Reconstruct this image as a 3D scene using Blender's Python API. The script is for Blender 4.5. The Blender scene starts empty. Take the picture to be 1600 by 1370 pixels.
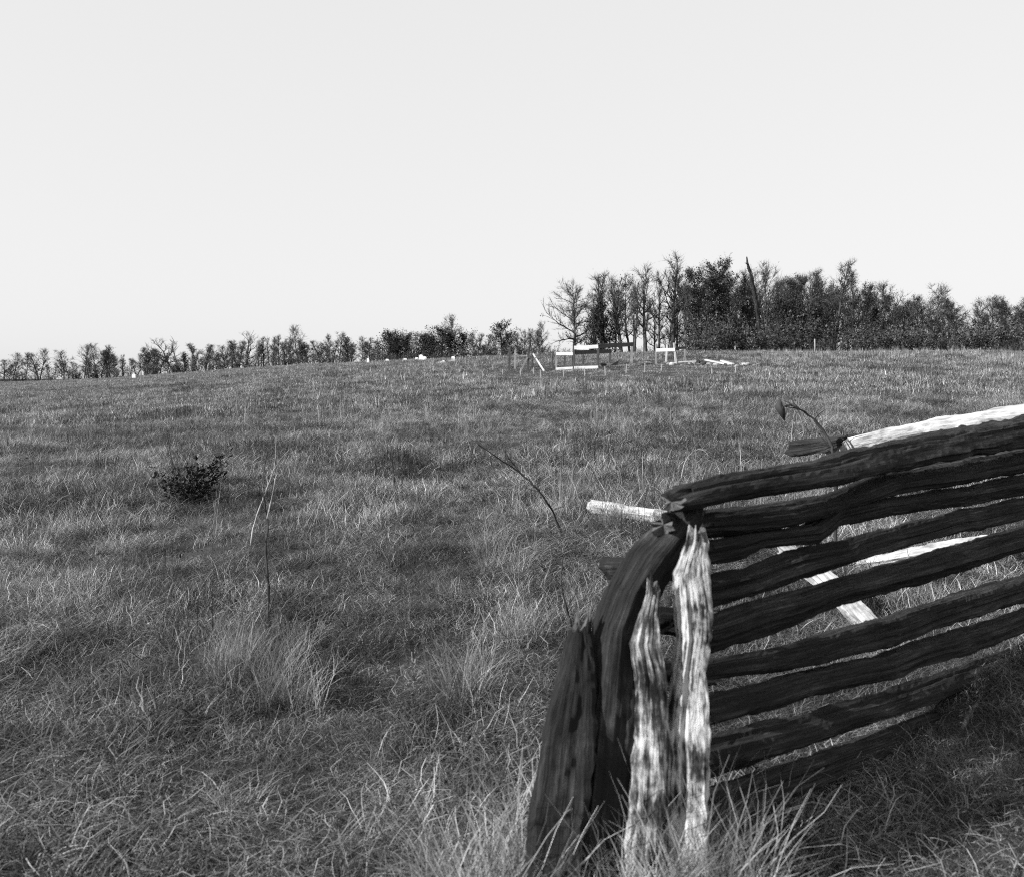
import bpy, math, random
import numpy as np
from mathutils import Vector, noise as mnoise

R = math.radians
scene = bpy.context.scene
COL = scene.collection

# ------------------------------------------------------------------ camera
EYE = 1.5                      # eye height above the grass
FPX = 1485.0                   # focal length in photo pixels (1600 wide)
CX, CY = 764.0, 590.0          # principal point of the picture in photo pixels
cam = bpy.data.cameras.new("camera")
cam.sensor_width = 36.0
cam.lens = 36.0 * FPX / 1600.0
cam.shift_x = (800.0 - CX) / 1600.0
cam.shift_y = -(685.0 - CY) / 1600.0
cam.clip_start = 0.05
cam.clip_end = 8000
cam.dof.use_dof = True
cam.dof.focus_distance = 12.0
cam.dof.aperture_fstop = 5.0
camo = bpy.data.objects.new("camera", cam)
camo.location = (0, 0, EYE)
camo.rotation_euler = (R(90), 0, 0)
COL.objects.link(camo)
scene.camera = camo

# ------------------------------------------------------------------ sky, sun, exposure
SUN_EL = R(27)
SUN_AZ = math.atan2(-0.92, -0.40)          # direction to the sun: x = sin, y = cos
world = bpy.data.worlds.new("World")
scene.world = world
world.use_nodes = True
wn, wl = world.node_tree.nodes, world.node_tree.links
wn.clear()
sky = wn.new("ShaderNodeTexSky")
sky.sky_type = 'NISHITA'
sky.sun_disc = False
sky.sun_elevation = SUN_EL
sky.sun_rotation = SUN_AZ
sky.air_density = 1.0
sky.dust_density = 1.5
sky.ozone_density = 1.0
sep = wn.new("ShaderNodeSeparateColor")
wl.new(sky.outputs[0], sep.inputs[0])
# blue-sensitive film: mostly the blue light of the sky
m1 = wn.new("ShaderNodeMath"); m1.operation = 'MULTIPLY_ADD'
wl.new(sep.outputs[2], m1.inputs[0]); m1.inputs[1].default_value = 0.35
m2 = wn.new("ShaderNodeMath"); m2.operation = 'MULTIPLY'
wl.new(sep.outputs[1], m2.inputs[0]); m2.inputs[1].default_value = 0.65
wl.new(m2.outputs[0], m1.inputs[2])
pw = wn.new("ShaderNodeMath"); pw.operation = 'POWER'
wl.new(m1.outputs[0], pw.inputs[0]); pw.inputs[1].default_value = 0.12
sc_ = wn.new("ShaderNodeMath"); sc_.operation = 'MULTIPLY'
wl.new(pw.outputs[0], sc_.inputs[0]); sc_.inputs[1].default_value = 4.2
bg = wn.new("ShaderNodeBackground")
wl.new(sc_.outputs[0], bg.inputs[0])
bg.inputs[1].default_value = 0.1
wo = wn.new("ShaderNodeOutputWorld")
wl.new(bg.outputs[0], wo.inputs[0])

sl = bpy.data.lights.new("sun", 'SUN')
sl.energy = 5.0
sl.angle = R(0.5)
sl.color = (1.0, 1.0, 1.0)
so = bpy.data.objects.new("sun", sl)
sd = Vector((math.sin(SUN_AZ) * math.cos(SUN_EL), math.cos(SUN_AZ) * math.cos(SUN_EL), math.sin(SUN_EL)))
so.rotation_euler = sd.to_track_quat('Z', 'Y').to_euler()
so.location = sd * 200
COL.objects.link(so)

scene.view_settings.view_transform = 'Standard'
scene.view_settings.look = 'None'
scene.view_settings.exposure = 0.82
scene.view_settings.gamma = 1.0
scene.view_settings.use_curve_mapping = False
scene.render.engine = 'CYCLES'
scene.cycles.use_denoising = False
scene.cycles.filter_width = 1.05
scene.cycles.max_bounces = 5
scene.cycles.diffuse_bounces = 2
scene.cycles.glossy_bounces = 1
scene.cycles.transparent_max_bounces = 4
scene.cycles.caustics_reflective = False
scene.cycles.caustics_refractive = False

# ------------------------------------------------------------------ helpers
def tag(o, label=None, cat=None, group=None, kind=None):
    if label: o["label"] = label
    if cat: o["category"] = cat
    if group: o["group"] = group
    if kind: o["kind"] = kind
    return o

def empty(name, loc=(0, 0, 0), rz=0.0):
    o = bpy.data.objects.new(name, None)
    o.empty_display_size = 0.2
    o.location = loc
    o.rotation_euler = (0, 0, rz)
    COL.objects.link(o)
    return o

def link(name, me, parent=None, loc=None):
    o = bpy.data.objects.new(name, me)
    if loc is not None: o.location = loc
    COL.objects.link(o)
    if parent is not None: o.parent = parent
    return o

class MB:
    """collects shapes for one mesh"""
    def __init__(s): s.v = []; s.f = []; s.m = []; s.uv = []
    def add(s, vs, fs, mi=0, uvs=None):
        b = len(s.v)
        s.v.extend(vs)
        for k, f in enumerate(fs):
            s.f.append(tuple(i + b for i in f)); s.m.append(mi)
            s.uv.append(uvs[k] if uvs else [(0, 0)] * len(f))
    def mesh(s, name, mats, smooth=True):
        me = bpy.data.meshes.new(name)
        me.from_pydata([tuple(p) for p in s.v], [], s.f)
        for m in mats: me.materials.append(m)
        me.polygons.foreach_set("material_index", s.m)
        me.polygons.foreach_set("use_smooth", [smooth] * len(s.f))
        ul = me.uv_layers.new(name="UVMap")
        flat = [c for f in s.uv for p in f for c in p]
        ul.data.foreach_set("uv", flat)
        me.update()
        return me

def frame_of(t):
    t = t.normalized()
    a = Vector((0, 0, 1)) if abs(t.z) < 0.9 else Vector((1, 0, 0))
    n = t.cross(a).normalized()
    return n, n.cross(t).normalized()

def tube(mb, pts, rad, n=5, mi=0, tip=False, cap=False):
    pts = [Vector(p) for p in pts]
    if not hasattr(rad, '__len__'): rad = [rad] * len(pts)
    vs, fs, uvs = [], [], []
    L = 0.0
    N, B = frame_of(pts[-1] - pts[0])
    k = len(pts)
    for i, p in enumerate(pts):
        for j in range(n):
            a = 2 * math.pi * j / n
            vs.append(p + (N * math.cos(a) + B * math.sin(a)) * rad[i])
    Ls = [0.0]
    for i in range(1, k): Ls.append(Ls[-1] + (pts[i] - pts[i - 1]).length)
    for i in range(k - 1):
        for j in range(n):
            j2 = (j + 1) % n
            fs.append((i * n + j, i * n + j2, (i + 1) * n + j2, (i + 1) * n + j))
            uvs.append([(Ls[i], j / n), (Ls[i], (j + 1) / n), (Ls[i + 1], (j + 1) / n), (Ls[i + 1], j / n)])
    if cap:
        fs.append(tuple(range(n))[::-1]); uvs.append([(0, 0)] * n)
        fs.append(tuple((k - 1) * n + j for j in range(n))); uvs.append([(0, 0)] * n)
    mb.add(vs, fs, mi, uvs)

def box(mb, a, b, w, h, up=Vector((0, 0, 1)), mi=0, jit=0.0, rng=random):
    """a sawn piece from a to b, w wide (sideways) and h high"""
    a, b = Vector(a), Vector(b)
    t = (b - a).normalized()
    s = t.cross(up)
    if s.length < 1e-4: s = t.cross(Vector((1, 0, 0)))
    s.normalize(); u = s.cross(t).normalized()
    vs = []
    for p in (a, b):
        for (x, y) in ((-1, -1), (1, -1), (1, 1), (-1, 1)):
            vs.append(p + s * (x * w / 2) + u * (y * h / 2) + Vector((rng.uniform(-jit, jit), rng.uniform(-jit, jit), rng.uniform(-jit, jit))))
    L = (b - a).length
    fs = [(0, 1, 2, 3), (7, 6, 5, 4), (0, 4, 5, 1), (1, 5, 6, 2), (2, 6, 7, 3), (3, 7, 4, 0)]
    q = [(0, 0), (L, 0), (L, .2), (0, .2)]
    mb.add(vs, [f[::-1] for f in fs], mi, [[(0, 0), (0, .1), (.1, .1), (.1, 0)]] * 2 + [q] * 4)

# ------------------------------------------------------------------ terrain
_px = np.array([-400, 0, 150, 300, 450, 600, 700, 850, 1000, 1200, 1380, 1600, 1900], float)
_rc = np.array([606, 600, 594, 583, 572, 566, 561, 556, 552, 550, 551, 553, 560], float)
_yc = np.array([130, 125, 120, 112, 100, 88, 80, 72, 68, 64, 62, 62, 62], float)

def terrain(X, Y):
    X = np.asarray(X, float); Y = np.asarray(Y, float)
    u = np.clip(X / np.maximum(Y, 2.0), -0.85, 0.85)
    px = CX + u * FPX
    w = 60.0                                    # soften the kinks of the crest line
    rc = sum(np.interp(px + o * w, _px, _rc) for o in (-1.5, -.75, 0, .75, 1.5)) / 5
    yc = sum(np.interp(px + o * w, _px, _yc) for o in (-1.5, -.75, 0, .75, 1.5)) / 5
    zc = EYE + (CY - rc) / FPX * yc
    s = np.maximum(Y, 0) / yc
    a = s ** 1.3
    b = 1.04 - 0.22 * (s - 1)
    k = 0.10
    h = np.clip(k - np.abs(a - b), 0, None) / k
    g = np.minimum(a, b) - h * h * k * 0.25
    z = np.maximum(zc * g, -6.0)
    fade = np.clip(Y / 8.0, 0, 1)
    bump = (0.035 * np.sin(X * 1.3 + 0.7 * np.sin(Y * .9)) * np.sin(Y * 1.05 + 1.3)
            + 0.03 * np.sin(X * 2.9 + Y * 1.7) * np.sin(Y * 2.3 - X * .8)
            + 0.045 * np.clip(1.2 - Y / 40, .2, 1) * np.sin(X * 6.1 + 1.9 * np.sin(Y * 2.1)) * np.sin(Y * 5.2 + 1.4 * np.sin(X * 1.9))
            + 0.06 * np.sin(X * .31 + 1.0) * np.sin(Y * .27))
    return z + bump * (0.35 + 0.65 * fade)

def gz(x, y): return float(terrain(x, y))

def ray(px, row, Y):
    """world point on the line of sight of a photo pixel at depth Y"""
    return Vector(((px - CX) / FPX * Y, Y, EYE - (row - CY) / FPX * Y))

def on_ground(px, row, ymin=2.0, ymax=130.0):
    Ys = np.linspace(ymin, ymax, 6000)
    X = (px - CX) / FPX * Ys
    d = (EYE - (row - CY) / FPX * Ys) - terrain(X, Ys)
    k = np.where(d <= 0)[0]
    Y = Ys[k[0]] if len(k) else Ys[np.argmin(np.abs(d))]
    x = (px - CX) / FPX * Y
    return Vector((x, Y, gz(x, Y)))

# ------------------------------------------------------------------ materials
def mat(name):
    m = bpy.data.materials.new(name)
    m.use_nodes = True
    n = m.node_tree.nodes
    p = n["Principled BSDF"]
    p.inputs["Roughness"].default_value = 0.85
    p.inputs["Specular IOR Level"].default_value = 0.2
    return m, n, m.node_tree.links, p

def ramp(n, stops):
    r = n.new("ShaderNodeValToRGB")
    e = r.color_ramp.elements
    while len(e) > 1: e.remove(e[-1])
    e[0].position, c = stops[0]; e[0].color = (c, c, c, 1)
    for pos, c in stops[1:]:
        x = e.new(pos); x.color = (c, c, c, 1)
    return r

def wood_mat(name, stops, grain=(2.2, 9.0, 0), blot=3.0, mixf=0.5, bump=0.6, per=0.0, spec=0.15):
    """weathered wood: long grain along the UV length plus blotches"""
    m, n, l, p = mat(name)
    uv = n.new("ShaderNodeUVMap")
    mp = n.new("ShaderNodeMapping"); mp.inputs["Scale"].default_value = (grain[0], grain[1], 1)
    l.new(uv.outputs[0], mp.inputs[0])
    oi = n.new("ShaderNodeObjectInfo")
    ml = n.new("ShaderNodeMath"); ml.operation = 'MULTIPLY'; ml.inputs[1].default_value = 57.0
    l.new(oi.outputs["Random"], ml.inputs[0])
    cb = n.new("ShaderNodeCombineXYZ")
    for i in range(3): l.new(ml.outputs[0], cb.inputs[i])
    l.new(cb.outputs[0], mp.inputs["Location"])
    t1 = n.new("ShaderNodeTexNoise"); t1.inputs["Scale"].default_value = 3.0; t1.inputs["Detail"].default_value = 8; t1.inputs["Roughness"].default_value = .65
    l.new(mp.outputs[0], t1.inputs["Vector"])
    geo = n.new("ShaderNodeNewGeometry")
    t2 = n.new("ShaderNodeTexNoise"); t2.inputs["Scale"].default_value = blot; t2.inputs["Detail"].default_value = 5; t2.inputs["Roughness"].default_value = .6
    l.new(geo.outputs["Position"], t2.inputs["Vector"])
    mx = n.new("ShaderNodeMix"); mx.inputs["Factor"].default_value = mixf
    l.new(t1.outputs[0], mx.inputs["A"]); l.new(t2.outputs[0], mx.inputs["B"])
    rp = ramp(n, stops)
    l.new(mx.outputs["Result"], rp.inputs[0])
    l.new(rp.outputs[0], p.inputs["Base Color"])
    p.inputs["Specular IOR Level"].default_value = spec
    bp = n.new("ShaderNodeBump"); bp.inputs["Strength"].default_value = bump; bp.inputs["Distance"].default_value = .02
    l.new(t1.outputs[0], bp.inputs["Height"]); l.new(bp.outputs[0], p.inputs["Normal"])
    return m

def flat_mat(name, lo, hi, scale=6.0, transl=0.0, bump=0.0, spec=.2):
    """grey stuff with a wandering tone"""
    m, n, l, p = mat(name)
    geo = n.new("ShaderNodeNewGeometry")
    t = n.new("ShaderNodeTexNoise"); t.inputs["Scale"].default_value = scale; t.inputs["Detail"].default_value = 5
    l.new(geo.outputs["Position"], t.inputs["Vector"])
    rp = ramp(n, [(.3, lo), (.7, hi)])
    l.new(t.outputs[0], rp.inputs[0]); l.new(rp.outputs[0], p.inputs["Base Color"])
    p.inputs["Specular IOR Level"].default_value = spec
    if bump:
        bp = n.new("ShaderNodeBump"); bp.inputs["Strength"].default_value = bump; bp.inputs["Distance"].default_value = .03
        l.new(t.outputs[0], bp.inputs["Height"]); l.new(bp.outputs[0], p.inputs["Normal"])
    return m

def grass_mat(name, lo, hi, patch=True):
    """straw: tone of each blade times a patchwork over the field"""
    m, n, l, p = mat(name)
    at = n.new("ShaderNodeAttribute"); at.attribute_name = "tone"
    rp = ramp(n, [(0, lo), (1, hi)])
    l.new(at.outputs["Fac"], rp.inputs[0])
    geo = n.new("ShaderNodeNewGeometry")
    t = n.new("ShaderNodeTexNoise"); t.inputs["Scale"].default_value = .45; t.inputs["Detail"].default_value = 6; t.inputs["Roughness"].default_value = .65
    l.new(geo.outputs["Position"], t.inputs["Vector"])
    r2 = ramp(n, [(.34, .34), (.5, .72), (.66, 1.0)])
    l.new(t.outputs[0], r2.inputs[0])
    mu = n.new("ShaderNodeMix"); mu.data_type = 'RGBA'; mu.blend_type = 'MULTIPLY'; mu.inputs[0].default_value = 1.0
    t3 = n.new("ShaderNodeTexNoise"); t3.inputs["Scale"].default_value = 2.1; t3.inputs["Detail"].default_value = 4; t3.inputs["Roughness"].default_value = .6
    l.new(geo.outputs["Position"], t3.inputs["Vector"])
    r3 = ramp(n, [(.36, .38), (.5, .8), (.62, 1.15)])
    l.new(t3.outputs[0], r3.inputs[0])
    m3 = n.new("ShaderNodeMix"); m3.data_type = 'RGBA'; m3.blend_type = 'MULTIPLY'; m3.inputs[0].default_value = 1.0
    l.new(r2.outputs[0], m3.inputs[6]); l.new(r3.outputs[0], m3.inputs[7])
    l.new(rp.outputs[0], mu.inputs[6]); l.new(m3.outputs[2], mu.inputs[7])
    l.new(mu.outputs[2], p.inputs["Base Color"])
    p.inputs["Roughness"].default_value = .6
    p.inputs["Specular IOR Level"].default_value = .3
    tr = n.new("ShaderNodeBsdfTranslucent")
    l.new(mu.outputs[2], tr.inputs[0])
    ms = n.new("ShaderNodeMixShader"); ms.inputs[0].default_value = .25
    l.new(p.outputs[0], ms.inputs[1]); l.new(tr.outputs[0], ms.inputs[2])
    l.new(ms.outputs[0], n["Material Output"].inputs[0])
    return m

M = {}
M['rail'] = wood_mat("shaded_weathered_wood", [(.28, .008), (.48, .022), (.58, .05), (.68, .13), (.8, .22)], grain=(1.3, 16), mixf=.3, bump=1.0)  # weathered wood, with the near panel's shade deepened into its colour
M['end'] = wood_mat("grey_end_grain", [(.3, .02), (.55, .12), (.75, .30)], grain=(8, 8), mixf=.6)
M['stake'] = wood_mat("bleached_mottled_wood", [(.38, .010), (.43, .05), (.47, .24), (.53, .46), (.62, .6)], grain=(3.6, 9.0), blot=14.0, mixf=.45, bump=1.0)
M['stake_mid'] = wood_mat("half_bleached_wood", [(.40, .010), (.46, .03), (.51, .13), (.56, .36), (.64, .55)], grain=(3.6, 9.0), blot=14.0, mixf=.45, bump=1.0)
M['stake_dark'] = wood_mat("dark_bark_wood", [(.3, .008), (.52, .018), (.62, .05), (.7, .14), (.8, .3)], grain=(1.6, 10), blot=6, mixf=.5, bump=1.0)
M['pale'] = wood_mat("bleached_sunlit_wood", [(.3, .06), (.42, .22), (.55, .4), (.7, .52)], grain=(2, 5), blot=5, mixf=.4, bump=.5)  # bleached wood; on the far fence panel its paleness stands for sunlight
M['board'] = wood_mat("new_sawn_board", [(.25, .24), (.5, .42), (.75, .58)], grain=(1, 12), blot=2, mixf=.3, bump=.2)
M['board_shaded'] = wood_mat("shaded_board", [(.25, .03), (.5, .07), (.75, .14)], grain=(1, 12), blot=2, mixf=.3, bump=.2)  # same boards darkened in colour for the faces turned from the sun
M['post_dark'] = wood_mat("dark_post_wood", [(.25, .03), (.5, .07), (.75, .14)], grain=(1.5, 6), blot=3, mixf=.4, bump=.4)
M['peg'] = wood_mat("grey_peg_wood", [(.25, .2), (.5, .32), (.75, .45)], grain=(1.5, 6), blot=1.5, mixf=.6, bump=.2)
M['post'] = wood_mat("grey_post_wood", [(.25, .10), (.5, .22), (.75, .36)], grain=(1.5, 6), blot=3, mixf=.4, bump=.4)
M['bark'] = flat_mat("bark", .022, .065, 3.0)
M['leaf'] = flat_mat("dead_leaf", .028, .09, 1.6)
M['leaf2'] = flat_mat("brushy_leaf", .035, .12, 1.6)
M['cedar'] = flat_mat("cedar_needles", .016, .055, 1.4)
M['stem'] = flat_mat("weed_stem_dark", .015, .05, 8)
M['stem_pale'] = flat_mat("weed_stem_pale", .12, .34, 8)
M['gloss'] = flat_mat("glossy_leaf", .01, .045, 9, spec=.35)
M['stone'] = flat_mat("field_stone", .10, .4, 6, bump=.6)
M['stone_dark'] = flat_mat("dark_stone", .02, .07, 6, bump=.6)
M['marble'] = flat_mat("white_marble", .62, .8, 3, bump=.1)
M['grass'] = grass_mat("winter_straw", .05, .78)
M['thatch'] = grass_mat("matted_thatch", .025, .60)
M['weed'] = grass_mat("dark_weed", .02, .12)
M['sedge'] = grass_mat("broom_sedge", .25, .72)

def ground_material():
    m, n, l, p = mat("field_soil")
    geo = n.new("ShaderNodeNewGeometry")
    t = n.new("ShaderNodeTexNoise"); t.inputs["Scale"].default_value = 1.1; t.inputs["Detail"].default_value = 9; t.inputs["Roughness"].default_value = .7
    l.new(geo.outputs["Position"], t.inputs["Vector"])
    t2 = n.new("ShaderNodeTexNoise"); t2.inputs["Scale"].default_value = 22; t2.inputs["Detail"].default_value = 6; t2.inputs["Roughness"].default_value = .7
    l.new(geo.outputs["Position"], t2.inputs["Vector"])
    mx = n.new("ShaderNodeMix"); mx.inputs["Factor"].default_value = .5
    l.new(t.outputs[0], mx.inputs["A"]); l.new(t2.outputs[0], mx.inputs["B"])
    rp = ramp(n, [(.35, .018), (.55, .045), (.7, .10)])
    l.new(mx.outputs["Result"], rp.inputs[0]); l.new(rp.outputs[0], p.inputs["Base Color"])
    bp = n.new("ShaderNodeBump"); bp.inputs["Strength"].default_value = .8; bp.inputs["Distance"].default_value = .05
    l.new(t2.outputs[0], bp.inputs["Height"]); l.new(bp.outputs[0], p.inputs["Normal"])
    return m
M['ground'] = ground_material()

# ------------------------------------------------------------------ ground sheet
def build_ground():
    t = np.linspace(-1, 1, 521)
    xs = np.sinh(t * 6.2) / np.sinh(6.2) * 2500
    near = np.arange(-12, 14, .25)
    far = 14 * (3000 / 14) ** np.linspace(0, 1, 220)
    ys = np.concatenate([[-2500, -600, -150, -50, -25], near, far])
    XX, YY = np.meshgrid(xs, ys)
    ZZ = terrain(XX, YY)
    v = np.stack([XX.ravel(), YY.ravel(), ZZ.ravel()], 1)
    nx, ny = len(xs), len(ys)
    i = (np.arange(ny - 1)[:, None] * nx + np.arange(nx - 1)[None, :]).ravel()
    f = np.stack([i, i + 1, i + nx + 1, i + nx], 1)
    me = bpy.data.meshes.new("field_ground")
    me.from_pydata(v.tolist(), [], f.tolist())
    me.polygons.foreach_set("use_smooth", [True] * len(f))
    me.materials.append(M['ground'])
    o = link("ground", me)
    tag(o, "rough winter field of matted dead grass rising to a low crest", "field", kind="structure")
build_ground()

# ------------------------------------------------------------------ trees
def wander(rng, p, d, L, k, wob, lift=0.0):
    pts = [Vector(p)]
    d = Vector(d).normalized()
    for i in range(k):
        d = (d + Vector((rng.gauss(0, wob), rng.gauss(0, wob), rng.gauss(0, wob) + lift))).normalized()
        pts.append(pts[-1] + d * (L / k))
    return pts

def at_path(pts, t):
    k = len(pts) - 1
    x = min(max(t, 0), .9999) * k
    i = int(x); f = x - i
    return pts[i].lerp(pts[i + 1], f), (pts[i + 1] - pts[i]).normalized()

def quad_leaf(mb, rng, c, s, mi):
    a = Vector((rng.gauss(0, 1), rng.gauss(0, 1), rng.gauss(0, .7))).normalized()
    n, b = frame_of(a)
    w = s * rng.uniform(.45, .8)
    vs = [c - a * s * .5, c + n * w * .5, c + a * s * .5 + b * s * .15, c - n * w * .5]
    mb.add(vs, [(0, 1, 2, 3)], mi)

def bare_tree(seed, H=9.0, r=.16, spread=2.2, first=.3, leaf=0, leaf_s=.16, nl=16, up=.9, lean=0.0, fork=False, lowleaf=False, wob=.05, leafmat='leaf', twigs=6, dens=1.0):
    rng = random.Random(seed)
    tr, cr = MB(), MB()
    trunk = wander(rng, (0, 0, -.3), (lean, rng.uniform(-.05, .05), 1), H * .97, 10, wob, .02)
    rad = [r * (1 - .9 * (i / 10) ** .9) for i in range(11)]; rad[0] *= 1.35
    tube(tr, trunk, rad, 7)
    limbs = []
    if fork:
        for s in (-1, 1):
            p, d = at_path(trunk, rng.uniform(.3, .45))
            lp = wander(rng, p, d + Vector((s * rng.uniform(.6, .9), rng.uniform(-.3, .3), .2)), H * .55, 7, .14, .08)
            tube(tr, lp, [r * .62 * (1 - .85 * i / 7) for i in range(8)], 5)
            limbs.append((lp, r * .5, H * .5))
    ga = rng.uniform(0, 6.28)
    for i in range(nl):
        t = first + (.97 - first) * ((i + rng.random()) / nl) ** .85
        p, d = at_path(trunk, t)
        ga += 2.4 + rng.uniform(-.6, .6)
        q = (t - first) / (1 - first)
        sh = (1 - q) ** .6 * .85 + .2 if q > .25 else .75 + q
        L = spread * sh * rng.uniform(.55, 1.25)
        el = math.atan(up * (.35 + .9 * q)) + rng.uniform(-.3, .25)
        out = Vector((math.cos(ga) * math.cos(el), math.sin(ga) * math.cos(el), math.sin(el)))
        lp = wander(rng, p, out, L, 6, .1, .07 * up)
        lr = max(.024, r * (1 - .8 * t) * .6)
        tube(tr, lp, [lr * (1 - .85 * j / 6) for j in range(7)], 4)
        limbs.append((lp, lr, L))
    for lp, lr, L in limbs:
        nb = int((6 + L * 3.2) * dens)
        for j in range(nb):
            t = rng.uniform(.12, 1)
            p, d = at_path(lp, t)
            dd = d + Vector((rng.gauss(0, .7), rng.gauss(0, .7), rng.gauss(.2, .5)))
            bl = L * rng.uniform(.2, .45) * (1.15 - .5 * t) + .2
            bp = wander(rng, p, dd, bl, 3, .2, .06)
            tube(cr, bp, [max(.013, lr * .35) * (1 - .5 * q / 3) for q in range(4)], 3)
            for q in range(twigs):
                tp, td = at_path(bp, rng.uniform(.1, 1))
                tl = rng.uniform(.3, 1.0) * (.3 + .07 * H)
                e = tp + (td + Vector((rng.gauss(0, .75), rng.gauss(0, .75), rng.gauss(.45, .5)))).normalized() * tl
                n, b = frame_of(e - tp)
                w = .012
                cr.add([tp + n * w, tp - n * w * .5 + b * w, tp - n * w * .5 - b * w, e], [(0, 1, 3), (1, 2, 3), (2, 0, 3)], 0)
                if leaf and rng.random() < leaf and (not lowleaf or tp.z < H * .6):
                    for z in range(3):
                        c = tp.lerp(e, rng.random()) + Vector((rng.gauss(0, .12), rng.gauss(0, .12), rng.gauss(-.03, .1)))
                        quad_leaf(cr, rng, c, leaf_s * rng.uniform(.6, 1.3), 1)
    return (tr.mesh("tree_trunk", [M['bark']]), cr.mesh("tree_crown", [M['bark'], M[leafmat]], smooth=False))

def cedar_tree(seed, H=4.0, W=1.6, dens=1.0, clear=.06, ragged=.3, roundness=.5, twigs=False):
    rng = random.Random(seed)
    tr, cr = MB(), MB()
    trunk = wander(rng, (0, 0, -.3), (rng.uniform(-.06, .06), 0, 1), H * 1.0, 6, .03)
    tube(tr, trunk, [.035 * H * (1 - .9 * i / 6) for i in range(7)], 6)
    n = int(62 * dens * (H / 4) ** .5)
    tops = [(trunk, 1.0)]
    for i in range(n):
        t = clear + (1 - clear) * ((i + rng.random()) / n)
        p, d = at_path(trunk, t)
        a = rng.uniform(0, 6.283)
        q = (t - clear) / (1 - clear)
        prof = ((1 - q) ** .75) * (1 - roundness) + math.sqrt(max(0, 1 - (2 * q - .9) ** 2 * .82)) * roundness
        L = W * .5 * prof * rng.uniform(1 - ragged, 1 + ragged) + .12
        sp = wander(rng, p, (math.cos(a), math.sin(a), .35 + q * .9), L, 4, .12, .06)
        tube(cr, sp, [.02, .016, .012, .01, .006], 3)
        for k in range(int(16 + L * 34)):
            c, dd = at_path(sp, rng.uniform(.12, 1.06))
            c = c + Vector((rng.gauss(0, .09), rng.gauss(0, .09), rng.gauss(.02, .09))) * (.5 + L * .7)
            quad_leaf(cr, rng, c, rng.uniform(.09, .22) * (H / 4) ** .4, 1)
    return (tr.mesh("cedar_trunk", [M['bark']]), cr.mesh("cedar_crown", [M['bark'], M['cedar']], smooth=False))

def brush(seed, H=2.2, W=2.0, stems=14, leaf=.5, leafmat='leaf2'):
    rng = random.Random(seed)
    tr, cr = MB(), MB()
    for i in range(stems):
        a = rng.uniform(0, 6.283); rr = rng.uniform(0, W * .25)
        p = Vector((math.cos(a) * rr, math.sin(a) * rr, -.2))
        st = wander(rng, p, (math.cos(a) * .35, math.sin(a) * .35, 1), H * rng.uniform(.6, 1.05), 5, .12)
        tube(tr, st, [.028 * (1 - .75 * q / 5) for q in range(6)], 4)
        for j in range(14):
            c, d = at_path(st, rng.uniform(.12, 1))
            e = c + (d + Vector((rng.gauss(0, .7), rng.gauss(0, .7), rng.gauss(.1, .4)))).normalized() * rng.uniform(.25, .7) * W * .45
            n, b = frame_of(e - c); w = .01
            cr.add([c + n * w, c - n * w * .5 + b * w, c - n * w * .5 - b * w, e], [(0, 1, 3), (1, 2, 3), (2, 0, 3)], 0)
            if rng.random() < leaf:
                for z in range(7):
                    quad_leaf(cr, rng, c.lerp(e, rng.uniform(.2, 1.1)) + Vector((rng.gauss(0, .1), rng.gauss(0, .1), rng.gauss(0, .1))), rng.uniform(.09, .2), 1)
    return (tr.mesh("brush_stems", [M['bark']]), cr.mesh("brush_crown", [M['bark'], M[leafmat]], smooth=False))

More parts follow.
